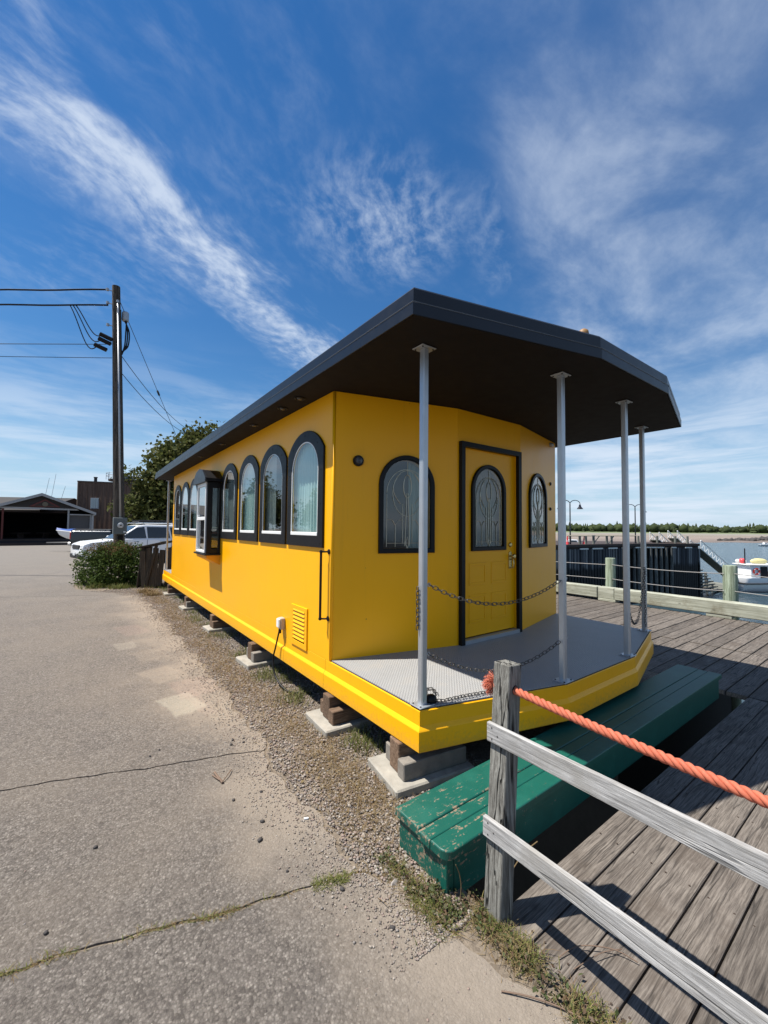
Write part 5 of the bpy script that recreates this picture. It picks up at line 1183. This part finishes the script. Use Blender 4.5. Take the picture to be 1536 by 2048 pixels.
# ------------------------------------------------------------------ buildings on the left
M['shingle'] = plain('dark_roof_shingle', (.035, .032, .031), .9, var=.3, scale=9)
M['fascia'] = plain('pale_grey_fascia', (.30, .31, .32), .7); M['dark_brown'] = plain('dark_brown_board', (.038, .026, .022), .85, var=.3, scale=3)
M['maroon'] = plain('maroon_trim', (.10, .022, .018), .7); M['siding'] = wood('brown_vertical_siding', (.105, .064, .046), (.15, .096, .068), 2, False, rough_grain=6, var=.1)
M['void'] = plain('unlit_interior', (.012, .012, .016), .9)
def pavilion():
    r = thing('pavilion', 'low open pavilion with gabled roof and dark interior across the asphalt', 'pavilion', (-5.25, 45.1, 0))
    e = Vector((.993, .119, 0)); b = Vector((-.119, .993, 0)); c = Vector((-4.85, 44.8, 0))
    def P(s, d, z): return c+e*s+b*d+Vector((0, 0, z))
    hw = 3.95; ez = 2.88; az = 4.47; D_ = 11
    for s in (-1, 1):
        obj('roof', MB().add([P(0, -.5, az), P(0, D_, az), P(s*hw, D_, ez), P(s*hw, -.5, ez), P(0, -.5, az-.12), P(0, D_, az-.12), P(s*hw, D_, ez-.12), P(s*hw, -.5, ez-.12)], [(0,1,2,3), (7,6,5,4), (0,4,5,1), (1,5,6,2), (2,6,7,3), (3,7,4,0)]), M['shingle'], r)
        obj('bargeboard', MB().add([P(0, -.56, az+.06), P(0, -.505, az+.06), P(s*hw, -.505, ez+.06), P(s*hw, -.56, ez+.06), P(0, -.56, az-.18), P(0, -.505, az-.18), P(s*hw, -.505, ez-.18), P(s*hw, -.56, ez-.18)], [(0,1,2,3), (7,6,5,4), (0,4,5,1), (1,5,6,2), (2,6,7,3), (3,7,4,0)]), M['fascia'], r)
    obj('gable', MB().quad(P(-2.85, -.2, 3.25), P(2.85, -.2, 3.25), P(0, -.2, az-.14)), M['dark_brown'], r)
    for k in range(7):      # boards of the gable, slightly proud
        z = 3.28+.16*k; w_ = (az-.2-z)/(az-ez)*hw
        if w_ > .3: obj('gable_board', MB().add([P(-w_, -.225, z), P(w_, -.225, z), P(w_-.3, -.215, z+.138), P(-w_+.3, -.215, z+.138)], [(0, 1, 2, 3)]), M['shingle'], r)
    obj('porch_gable', MB().quad(P(-.85, -.30, 3.33), P(1.35, -.30, 3.33), P(.25, -.30, 4.02)), M['maroon'], r)
    obj('porch_gable_panel', MB().quad(P(-.50, -.32, 3.40), P(1.0, -.32, 3.40), P(.25, -.32, 3.87)), M['dark_brown'], r)
    obj('round_badge', MB().lathe([(.2, 0), (.2, .02), (.001, .025)], P(.25, -.325, 3.56), 14, -b), plain('dull_badge', (.12, .10, .07), .7), r)
    obj('beam', MB().add([P(s, d, z) for d in (-.25, -.05) for s, z in ((-2.9, 3.10), (2.7, 3.10), (2.5, 3.24), (-2.6, 3.24))], [(0,1,2,3), (7,6,5,4), (0,4,5,1), (1,5,6,2), (2,6,7,3), (3,7,4,0)]), M['fascia'], r)
    for s, zt in ((-3.6, 2.75), (-2.45, 3.1), (1.93, 3.1), (3.6, 2.75)):
        q = MB()
        for k in range(1): q.tube([P(s, -.15, .5), P(s, -.15, zt)], .075, 8)
        obj('post', q, M['fascia'] if s != -2.45 else M['maroon'], r)
    obj('downpipe', MB().tube([P(3.85, -.35, 2.75), P(3.72, -.30, 2.6), P(3.72, -.30, .3)], .09, 10), M['fascia'], r)
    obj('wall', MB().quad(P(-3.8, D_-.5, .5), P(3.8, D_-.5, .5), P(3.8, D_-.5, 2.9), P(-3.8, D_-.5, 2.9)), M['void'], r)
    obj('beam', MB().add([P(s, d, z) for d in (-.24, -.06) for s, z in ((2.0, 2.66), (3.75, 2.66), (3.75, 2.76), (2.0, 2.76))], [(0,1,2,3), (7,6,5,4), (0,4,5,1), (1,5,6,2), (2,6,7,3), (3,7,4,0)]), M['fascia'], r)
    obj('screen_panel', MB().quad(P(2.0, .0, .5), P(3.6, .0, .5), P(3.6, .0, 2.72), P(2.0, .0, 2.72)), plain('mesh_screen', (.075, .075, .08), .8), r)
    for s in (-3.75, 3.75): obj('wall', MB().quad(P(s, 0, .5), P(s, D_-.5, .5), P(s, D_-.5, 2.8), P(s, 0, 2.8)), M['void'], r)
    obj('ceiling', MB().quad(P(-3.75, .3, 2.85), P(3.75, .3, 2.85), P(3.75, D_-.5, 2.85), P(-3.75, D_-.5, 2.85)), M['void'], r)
    for k, (z0, z1, d) in enumerate(((-.05, .22, -1.3), (.22, .36, -.95), (.36, .50, -.6))):
        q = MB(); q.add([P(s, dd, z) for dd in (d, D_) for s, z in ((-4.6, z0), (3.9, z0), (3.9, z1), (-4.6, z1))], [(0,1,2,3), (7,6,5,4), (0,4,5,1), (1,5,6,2), (2,6,7,3), (3,7,4,0)]); obj('floor_step', q, M['dark_brown'] if k != 1 else M['void'], r)
    for s in (-3.2, -1.2, .6, 2.0): obj('table', MB().box(P(s, 3+s*.3, .98), (1.2, .7, .06), rotz(-.6)).box(P(s, 3+s*.3, .72), (.1, .6, .46), rotz(-.6)), M['dark_brown'], r)
pavilion()
def longroof():
    r = thing('long_building', 'long dark shed with a low roof behind the pavilion', 'building', (-10, 60, 0)); e = Vector((.79, -.61, 0)); b = Vector((.61, .79, 0)); c = Vector((-2.4, 53.6, 0))
    P = lambda s, d, z: c+e*s+b*d+Vector((0, 0, z))
    obj('wall', MB().add([P(s, d, z) for d in (0, 9) for s, z in ((-30, 0), (-4.1, 0), (-4.1, 3.4), (-30, 3.4))], [(0,1,2,3), (7,6,5,4), (0,4,5,1), (1,5,6,2), (2,6,7,3), (3,7,4,0)]), M['dark_brown'], r)
    obj('roof', MB().add([P(-31, -.4, 3.35), P(-3.9, -.4, 3.35), P(-3.9, 4.5, 5.0), P(-31, 4.5, 5.25), P(-3.9, 9.5, 3.35), P(-31, 9.5, 3.35)], [(0,1,2,3), (3,2,4,5), (0,3,5), (1,4,2), (0,5,4,1)]), M['shingle'], r)
    for s, h, l in ((-6.4, 7.9, ''), (-7.2, 7.4, ''), (-5.2, 6.4, '')): obj('aerial', MB().tube([P(s, 4, 4.6), P(s+.35, 4.2, h)], .018, 5), M['fascia'], r)
longroof()
def brown():
    r = thing('brown_building', 'tall brown flat roofed building with vertical siding and one window', 'building', (0, 58, 0)); c = Vector((-2.42, 58.0, 0)); e = Vector((.62, -.78, 0)).normalized(); e = Vector((.80, -.60, 0)); b = Vector((.60, .80, 0))
    P = lambda s, d, z: c+e*s+b*d+Vector((0, 0, z))
    obj('wall', MB().add([P(s, d, z) for d in (0, 9) for s, z in ((0, 0), (8.5, 0), (8.5, 6.6), (0, 6.9))], [(0,1,2,3), (7,6,5,4), (0,4,5,1), (1,5,6,2), (2,6,7,3), (3,7,4,0)]), M['siding'], r)
    obj('parapet', MB().add([P(s, d, z) for d in (-.08, 9.08) for s, z in ((-.08, 6.86), (8.58, 6.56), (8.58, 6.72), (-.08, 7.02))], [(0,1,2,3), (7,6,5,4), (0,4,5,1), (1,5,6,2), (2,6,7,3), (3,7,4,0)]), M['dark_brown'], r)
    obj('corner_trim', MB().tube([P(.02, -.02, 0), P(.02, -.02, 6.9)], .09, 6), plain('light_brown_trim', (.16, .11, .08), .8), r)
    for k in range(14): obj('batten', MB().box(P(.5+.58*k, -.015, 3.3-.01*k), (.05, .03, 6.5), rotz(math.atan2(-.6, .8))), M['siding'], r)
    w_ = obj('window', MB().box(P(2.05, -.03, 4.35), (.98, .06, 1.28), rotz(math.atan2(-.6, .8))), M['fascia'], r)
    for k in range(3): obj('pane', MB().box(P(1.76+.29*k, -.065, 4.35), (.24, .02, 1.12), rotz(math.atan2(-.6, .8))), plain('pale_window_pane', (.30, .36, .38), .12), w_)
    obj('chimney', MB().lathe([(.17, 0), (.17, .75), (.22, .76), (.22, .84), (.001, .85)], P(.95, 1.5, 6.8), 10), M['plastic'], r)
    for k in range(5): obj('stacked_chair', MB().box(P(1.5+.5*k, -1.2, .55), (.36, .36, .05), rotz(.3*k)).box(P(1.5+.5*k, -1.0, .95), (.36, .05, .5), rotz(.3*k)).tube([P(1.35+.5*k, -1.3, 0), P(1.35+.5*k, -1.3, .55)], .03, 5).tube([P(1.65+.5*k, -1.1, 0), P(1.65+.5*k, -1.1, .55)], .03, 5), M['dark_brown'], r)
brown()
def tower():
    r = thing('lookout_platform', 'dark round platform with railing above the roofs behind the pole', 'platform', (2.9, 69, 0)); c = Vector((2.9, 69, 0))
    obj('deck', MB().lathe([(1.0, 8.1), (2.0, 8.25), (2.0, 8.5), (.001, 8.52)], c, 18), M['dark_brown'], r)
    obj('tank', MB().lathe([(1.3, 8.5), (1.35, 9.0), (1.2, 9.15), (.001, 9.2)], c, 16), plain('blue_grey_steel', (.06, .09, .11), .6), r)
    q = MB()
    for z in (8.95, 9.35): q.tube([c+Vector((2.25*math.cos(a), 2.25*math.sin(a), z)) for a in np.linspace(0, 2*PI, 21)[:-1]], .03, 5, closed=True)
    for a in np.linspace(0, 2*PI, 13)[:-1]: q.tube([c+Vector((2.25*math.cos(a), 2.25*math.sin(a), 8.4)), c+Vector((2.25*math.cos(a), 2.25*math.sin(a), 9.4))], .03, 5)
    obj('railing', q, M['galv'], r)
    for a in (.8, 2.4, 3.9, 5.5): obj('leg', MB().tube([c+Vector((1.5*math.cos(a), 1.5*math.sin(a), 8.2)), c+Vector((2.2*math.cos(a), 2.2*math.sin(a), -.1))], .12, 6), M['dark_brown'], r)
tower()

# ------------------------------------------------------------------ the pier across the harbour
def tarred():
    m, t, b = newmat('tarred_pier_board'); P = pos(t); z = t.sep(P)[2]; r = t.new('ShaderNodeNewGeometry').outputs['Random Per Island']
    c = t.ramp(r, [(0, (.010, .012, .016)), (.4, (.030, .036, .046)), (.65, (.075, .08, .09)), (1, (.22, .225, .225))])
    tide = t.step(t.math('ADD', z, t.math('MULTIPLY', t.noise(P, .8, 4), 1.2)), -1.9, -1.3)     # weed-dark below the tide mark
    c = t.mix(tide, (.010, .010, .010), c); t.put(b.inputs['Base Color'], c); b.inputs['Roughness'].default_value = .75; return m
M['pier_board'] = tarred(); M['pier_pile'] = wood('pier_pile_timber', (.05, .05, .045), (.17, .175, .165), 2, False, rough_grain=12)
M['pale_strip'] = plain('pale_fender_strip', (.60, .60, .56), .7); M['mid_post'] = wood('pier_post_timber', (.10, .105, .09), (.22, .22, .19), 2, False, rough_grain=14)
pier = thing('pier', 'dark timber pier with upright pilings across the harbour', 'pier', (51, 19, WATER_Z))
A_, B_, C_, D_ = Vector((22, 22.2, 0)), Vector((51.5, 18.6, 0)), Vector((57.9, 14.95, 0)), Vector((66, 23, 0))
ZP = .12
obj('deck', MB().prism([(A_.x, A_.y), (B_.x, B_.y), (C_.x, C_.y), (D_.x, D_.y), (58, 32), (24, 36)], ZP-.5, ZP, 2), M['dark_brown'], pier)
core = MB().prism([(A_.x+.5, A_.y+1.6), (B_.x+.3, B_.y+1.6), (C_.x-.6, C_.y+1.3), (D_.x-1, D_.y), (57, 31), (25, 35)], -8, ZP-.5, 2); obj('core', core, M['under'], pier)
def along_face(a, b, t, off=0): d = (b-a).normalized(); n = Vector((d.y, -d.x, 0)); return a.lerp(b, t)+n*off
bd = MB()
L1 = (B_-A_).length
for k in range(int(L1*.92/.24)):
    p = along_face(A_, B_, k*.24/L1, .08+.05*(k % 2)); top = ZP-.34-random.uniform(0, .04); bd.box((p.x, p.y, (top-8)/2), (.13, .14, top+8), rotz(math.atan2(B_.y-A_.y, B_.x-A_.x)))
L2 = (C_-B_).length
for k in range(int(L2*.48/.24)):
    p = along_face(B_, C_, .53+k*.24/L2, .08); top = ZP-.34; bd.box((p.x, p.y, (top-8)/2), (.18, .14, top+8), rotz(math.atan2(C_.y-B_.y, C_.x-B_.x)))
L3 = (D_-C_).length
for k in range(int(L3/.3)): p = along_face(C_, D_, k*.3/L3, .08); bd.box((p.x, p.y, -4.2), (.2, .14, 7.7), rotz(math.atan2(D_.y-C_.y, D_.x-C_.x)))
tag(obj('sheeting_boards', bd, M['pier_board'], pier), kind='stuff')
for t in list(np.linspace(.935, .995, 3)): p = along_face(A_, B_, t, .14); obj('pile', MB().tube([(p.x, p.y, -8), (p.x, p.y, -3), (p.x, p.y, ZP-.34)], [.17, .17, .15], 10), M['pier_pile'], pier)
for t in np.linspace(.04, .50, 6): p = along_face(B_, C_, t, .14); obj('pile', MB().tube([(p.x, p.y, -8), (p.x, p.y, -3), (p.x, p.y, ZP-.34)], [.19, .19, .17], 10), M['pier_pile'], pier)
for a, b in ((A_, B_), (B_, C_), (C_, D_)):
    m_ = (a+b)/2; d = b-a; obj('cap_beam', MB().bbox((m_.x, m_.y, ZP+.0), (d.length, .42, .30), .03, rotz(math.atan2(d.y, d.x))), M['dark_brown'], pier)
for t0_s, t1_s, a, b in ((.60, .645, A_, B_), (.67, .73, A_, B_), (.765, .82, A_, B_), (.85, .89, A_, B_), (.94, .995, A_, B_), (.06, .36, B_, C_), (.5, .58, B_, C_), (.74, .86, B_, C_)):
    p, q = along_face(a, b, t0_s, .20), along_face(a, b, t1_s, .20); m_ = (p+q)/2; d = q-p; obj('fender_strip', MB().box((m_.x, m_.y, ZP-.33), (d.length, .10, .14), rotz(math.atan2(d.y, d.x))), M['pale_strip'], pier)
for t, a, b in [(.62, A_, B_), (.655, A_, B_), (.70, A_, B_), (.78, A_, B_), (.81, A_, B_), (.905, A_, B_), (.99, A_, B_), (.30, B_, C_), (.62, B_, C_), (.84, B_, C_)]:
    p = along_face(a, b, t, -.25); obj('deck_post', MB().tube([(p.x, p.y, ZP), (p.x, p.y, ZP+1.02)], .13, 8), M['mid_post'], pier)
for a0, a1 in ((.55, .80), (.80, .97)):
    p, q = along_face(A_, B_, a0, -.25), along_face(A_, B_, a1, -.25); obj('hand_rail', MB().tube([(p.x, p.y, ZP+1.03), (q.x, q.y, ZP+1.03)], .055, 6), plain('bleached_rail', (.42, .37, .27), .8), pier)
for t in (.70, .79):
    p, q = along_face(A_, B_, t, -.25), along_face(A_, B_, t+.035, -.25); obj('rail_brace', MB().tube([(p.x, p.y, ZP+.2), (q.x, q.y, ZP+1.0)], .05, 6), M['mid_post'], pier)
M['cone'] = plain('faded_red_cone', (.62, .05, .06), .6)
for (x, y), lab in (((39.5, 21.1), 'left red traffic cone on the pier, beside the double lamp'), ((42.0, 20.6), 'right red traffic cone on the pier, by itself')):
    c = thing('traffic_cone', lab, 'traffic cone', (x, y, ZP), 'red cones on the pier')
    obj('cone', MB().lathe([(.17, .05), (.05, .98), (.03, 1.05), (.001, 1.06)], (x, y, ZP), 12), M['cone'], c); obj('base', MB().bbox((x, y, ZP+.03), (.5, .5, .05), .01), M['cone'], c)
    obj('band', MB().lathe([(.129, .38), (.108, .55)], (x, y, ZP+.004), 12), plain('cone_band', (.55, .25, .25), .5), c)
def lamp_post(x, y, label, group='double lamps on the pier'):
    h = 4.75; r = thing('street_lamp', label, 'street lamp', (x, y, ZP), group); e = Vector((.804, -.594, 0)); b = Vector((x, y, ZP))
    obj('pole', MB().tube([b, b+Vector((0, 0, 1)), b+Vector((0, 0, 1.02)), b+Vector((0, 0, h-.3))], [.11, .10, .075, .06], 8), M['car_black'], r)
    for s in (-1, 1):
        pts = [b+Vector((0, 0, h-.32))] + [b+e*s*(.55-.55*math.cos(a))+Vector((0, 0, h-.3+.55*math.sin(a)*.75)) for a in np.linspace(.2, PI*.98, 9)]
        ar = obj('arm', MB().tube(pts, .04, 6), M['car_black'], r); c = b+e*s*1.08+Vector((0, 0, h-.42))
        obj('lamp_shade', MB().lathe([(.04, .12), (.10, .02), (.14, -.16), (.34, -.42), (.30, -.42), (.001, -.36)], c, 12), M['car_black'], ar)
lamp_post(40.6, 21.4, 'black double armed lamp on the pier seen between two porch posts'); lamp_post(53.0, 19.9, 'black double armed lamp on the pier mostly hidden behind a porch post')
# white launch and gangways
def launch(name, loc, fwd, L, label, cab=True):
    T = vehicle_frame(loc, fwd); r = thing(name, label, 'boat', loc); h, full = hull(L, L*.33, L*.16, 12, L*.04, .9); obj('hull', h.xf(T), M['car_white'], r, True)
    obj('deck', MB().add([(s[0][0], s[0][1]*.96, s[0][2]-.05) for s in full]+[(s[-1][0], s[-1][1]*.96, s[-1][2]-.05) for s in full], [(i, i+1, len(full)+i+1, len(full)+i) for i in range(len(full)-1)]).xf(T), M['white'], r)
    if cab:
        c = obj('cabin', bevelled(taper([(-.12*L, .15*L), (-.12*L, .32*L), (.12*L, .31*L), (.2*L, .16*L)], .11*L, .09*L, .15*L, .32*L), .02*L).xf(T), M['car_white'], r)
        for s in (1, -1): obj('window', MB().quad((-.08*L, s*.103*L, .22*L), (.10*L, s*.103*L, .22*L), (.09*L, s*.095*L, .29*L), (-.08*L, s*.095*L, .29*L)).xf(T), M['car_glass'], c)
launch('launch', (52.2, 27.6, -1.1), (.8, -.6), 5.0, 'white cabin boat showing behind the pier rail')
launch('launch', (66.0, 27.0, -1.6), (.8, -.6), 5.0, 'white canopied boat behind the pier left of the gangways')
launch('dinghy', (313, 56, WATER_Z), (.8, -.6), 6.5, 'tiny white motorboat moored far out near the breakwater')
def gangway(a, b, label, Wd=1.1, H=1.0, n=9):
    r = thing('gangway', label, 'gangway', a, 'white gangways down from the pier'); a, b = Vector(a), Vector(b); d = b-a; s = Vector((-d.y, d.x, 0)).normalized(); u_ = Vector((0, 0, 1))
    obj('walkway', MB().add([p+s*q*Wd/2+u_*z for p in (a, b) for q in (-1, 1) for z in (-.10, 0)], [(0,1,3,2), (4,6,7,5), (0,4,5,1), (2,3,7,6), (1,5,7,3), (0,2,6,4)]), M['mid_post'], r)
    for q in (-1, 1):
        f = MB(); o = s*q*Wd/2; f.tube([a+o+u_*H, b+o+u_*H], .055, 6); f.tube([a+o, b+o], .06, 6); obj('rail', f, M['white'], r)
        for i in range(n+1):
            p = a.lerp(b, i/n)+o; obj('upright', MB().bbox(p+u_*H/2, (.10, .05, H), .01, rotz(math.atan2(d.y, d.x))), M['white'], r)
            if i < n: obj('diagonal', MB().tube([p, a.lerp(b, (i+1)/n)+o+u_*H], .022, 4), M['white'], r)
gangway((58.2, 15.3, -.35), (70.0, 14.6, -4.85), 'long white lattice gangway sloping from the pier corner down to the float', n=10)
gangway((61.5, 20.9, .55), (68.5, 21.4, -1.6), 'white gangway rail rising above the pier, left one of two', n=6)
gangway((64.7, 19.8, .80), (74.0, 20.6, -1.9), 'white gangway rail rising above the pier, right one of two', n=7)
fl = thing('float', 'low dark timber float at the foot of the long gangway', 'float', (70, 17, WATER_Z))
for k in range(7): obj('float_plank', MB().bbox((67.8+.9*k, 17.2-.25*k, WATER_Z+.35), (.8, 5.5, .12), .02, rotz(-.6)), M['mid_post'], fl)
obj('float_body', MB().bbox((70.5, 16.6, WATER_Z+.02), (6.0, 4.6, .5), .05, rotz(-.6)), M['dark_brown'], fl)
for x, y in ((67.5, 16.9), (72.5, 15.0)): obj('guide_pile', MB().tube([(x, y, -9), (x, y, WATER_Z+2.4)], .16, 8), M['pier_pile'], fl)
crib = thing('timber_crib', 'dark stacked timber cribbing under the long gangway', 'cribbing', (62, 15.6, WATER_Z))
for k in range(9):
    zz = WATER_Z+.3+.40*k; ln = 7.6-.80*k; obj('crib_beam', MB().bbox((59.4+ln/2, 15.7-.035*ln, zz), (ln, .22, .16), .02, rotz(-.06+.015*(k % 3))), M['mid_post'], crib)
for k in range(4): obj('crib_post', MB().tube([(60.2+1.7*k, 15.9-.1*k, -8), (60.2+1.7*k, 15.9-.1*k, WATER_Z+3.6-.85*k)], .13, 7), M['pier_pile'], crib)
def fishing_boat():
    loc = (73.6, 11.0, WATER_Z-.25); T = vehicle_frame(loc, (.80, -.60)); r = thing('fishing_boat', 'white fishing boat with red life ring and floats on its cabin roof', 'boat', loc); L = 10.5
    h, full = hull(L, 3.4, 2.15, 16, .9, .92); obj('hull', h.xf(T), M['car_white'], r, True)
    obj('boot_stripe', MB().add([(x, y*1.01, z) for s in full for x, y, z in (s[-3], s[-4])], [(2*i, 2*i+2, 2*i+3, 2*i+1) for i in range(len(full)-1)]+[]).xf(T), plain('dark_green_hull', (.02, .04, .04), .4), r)
    obj('rub_strake', MB().tube([(s[0][0], s[0][1]-.03, s[0][2]-.75) for s in full], .09, 6).tube([(s[-1][0], s[-1][1]+.03, s[-1][2]-.75) for s in full], .09, 6).xf(T), M['plastic'], r)
    obj('transom_strake', MB().tube([(-L/2-.03, -1.5, 1.42), (-L/2-.03, 1.5, 1.42)], .09, 6).xf(T), M['plastic'], r)
    obj('deck', MB().add([(s[0][0], s[0][1]*.97, 1.9) for s in full]+[(s[-1][0], s[-1][1]*.97, 1.9) for s in full], [(i, i+1, len(full)+i+1, len(full)+i) for i in range(len(full)-1)]).xf(T), M['white'], r)
    c = obj('wheelhouse', bevelled(taper([(-4.2, 1.9), (-4.2, 3.75), (1.2, 3.85), (1.6, 1.9)], 1.25, 1.2, 1.9, 3.8), .06).xf(T), M['car_white'], r)
    obj('cabin_roof', MB().bbox((-1.4, 0, 3.86), (6.2, 2.8, .10), .03).xf(T), M['white'], r)
    wd = plain('varnished_wood', (.30, .10, .02), .35)
    for s in (-1, 1):
        obj('wood_panel', MB().bbox((-.6, s*1.262, 2.55), (2.8, .03, 1.0), .01).xf(T), wd, c); obj('doorway', MB().bbox((-2.5, s*1.258, 2.85), (.95, .03, 1.6), .01).xf(T), M['void'], c)
        for x in (-.9, .3): obj('window', MB().bbox((x, s*1.26, 3.32), (.9, .04, .5), .01).xf(T), M['car_glass'], c)
        rg = obj('life_ring', MB().tube([(-3.55+.36*math.cos(a), s*1.30, 3.02+.36*math.sin(a)) for a in np.linspace(0, 2*PI, 21)[:-1]], .10, 8, closed=True).xf(T), plain('life_ring_red', (.66, .05, .03), .5), r, True)
        for a in (.8, 2.36, 3.93, 5.5): obj('white_band', MB().tube([(-3.55+.36*math.cos(a-.12), s*1.30, 3.02+.36*math.sin(a-.12)), (-3.55+.36*math.cos(a+.12), s*1.30, 3.02+.36*math.sin(a+.12))], .108, 8).xf(T), M['white'], rg)
    obj('mast', MB().tube([(-3.9, 0, 3.9), (-3.9, 0, 6.0)], .07, 8).xf(T), M['car_black'], r)
    for (x, y, z, rr, col, lab, nm) in ((-3.8, .55, 4.28, .36, (.72, .07, .08), 'red ball float on the fishing boat roof', 'ball_float'), (-4.1, .9, 4.2, .30, (.72, .72, .68), 'white ball float on the fishing boat roof', 'ball_float'), (-3.2, .95, 4.18, .26, (.70, .70, .66), 'smaller white float on the fishing boat roof beside the yellow one', 'ball_float')):
        pr = [(max(.001, rr*math.cos(a)), rr*math.sin(a)) for a in np.linspace(-PI/2, PI/2, 9)]; tag(obj(nm, MB().lathe(pr, (x, y, z), 12).xf(T), plain(lab.split()[0]+'_float', col, .4), None, True), lab, 'float')
    q = MB().lathe([(max(.001, .42*math.cos(a)), 1.15*math.sin(a)) for a in np.linspace(-PI/2, PI/2, 9)], (-1.5, .6, 4.22), 12, Vector((1, 0, 0))).xf(T)
    tag(obj('life_raft', q, plain('pale_yellow_raft', (.60, .54, .26), .6), None, True), 'pale yellow bundle lying on the fishing boat roof', 'raft')
fishing_boat()

# ------------------------------------------------------------------ far shore
f2 = Vector((.594, .804, 0)); r2 = Vector((.804, -.594, 0)); c2 = Vector((-1.83, -2.05, 0))
def F_(lat, dep, z): p = c2+f2*dep+r2*lat; return (p.x, p.y, z)
lat = np.linspace(-150, 1100, 90); fs_ = MB(); rows = [(0, -6.6), (60, -5.4), (150, -3.4), (255, -1.2), (262, -.5), (330, 1.0), (900, 6.0)]
vs = []
for l in lat:
    e0 = 262 + .105*(l-110) + 9*math.sin(l*.03)+4*math.sin(l*.11)
    for d, z in rows: vs.append(F_(l*(1+d/600), e0+d, z+(.3*math.sin(l*.2+d) if 40 < d < 250 else 0)))
k = len(rows); fs_.add(vs, [(i*k+j, (i+1)*k+j, (i+1)*k+j+1, i*k+j+1) for i in range(len(lat)-1) for j in range(k-1)])
def shore_mat():
    m, t, b = newmat('mud_flat_and_marsh'); P = pos(t); z = t.sep(P)[2]; n = t.noise(P, .03, 6, .6); n2 = t.noise(P, .15, 4, .6)
    zz = t.math('ADD', z, t.math('MULTIPLY', t.math('SUBTRACT', n, .5), 2.4))
    c = t.ramp(t.math('DIVIDE', t.math('ADD', zz, 6.5), 7.0), [(.05, (.13, .10, .085)), (.3, (.22, .175, .14)), (.5, (.20, .165, .13)), (.68, (.22, .21, .17)), (.76, (.20, .20, .15)), (.84, (.12, .17, .05)), (1.0, (.06, .10, .03))])
    c = t.mix(t.math('MULTIPLY', n2, .4), c, (.16, .14, .12)); t.put(b.inputs['Base Color'], c); b.inputs['Roughness'].default_value = .8; return m
struct('far_shore', fs_, shore_mat())
n = 2600; la = -60+1000*rng.random(n); de = 262+.105*(la-110)+285+75*rng.random(n); V = []; Fc = []; base = 0
for i in range(n):
    x, y, z = F_(la[i]*(1+.45), de[i], 0); z = 0.3+max(0, (de[i]-600))*.01; big = .7+.7*rng.random()
    if rng.random() < .20:      # conifer of ragged tiers
        h = (8+7*rng.random())*big*.8; w = h*.26; sg = 6
        for tt in range(4):
            z0 = z+h*(.12+.21*tt); z1 = z0+h*.34; ww = w*(1-.22*tt); a0 = rng.random()*6
            ring_ = [(x+ww*(.75+.5*rng.random())*math.cos(a0+2*PI*q/sg), y+ww*(.75+.5*rng.random())*math.sin(a0+2*PI*q/sg), z0-h*.05*rng.random()) for q in range(sg)]
            V += ring_+[(x, y, min(z1, z+h))]; Fc += [(base+q, base+(q+1) % sg, base+sg) for q in range(sg)]; base += sg+1
    else:
        R1 = (2.2+2.2*rng.random())*big; v = ICO_V*(1+.5*(rng.random((len(ICO_V), 1))-.5))*np.array([R1*1.1, R1*1.1, R1*1.15])+np.array([x, y, z+R1*1.0]); V += v.tolist(); Fc += (ICO_F+base).tolist(); base += len(ICO_V)
tag(fast('far_wood', V, Fc, M['leaf_far']), kind='stuff')
# breakwater of dark rocks
n = 420; t = rng.random(n); px_ = 428+95*t+rng.normal(0, 2.5, n); py_ = 101-28*t+rng.normal(0, 3.5, n); z_ = -6.3+rng.random(n)*(1.2+2.6*t)
tag(stones('breakwater_rocks', np.stack([px_, py_, z_], 1), 1.0+1.3*rng.random(n), plain('dark_rock', (.055, .05, .048), .9, var=.4, scale=1), .7), kind='stuff')
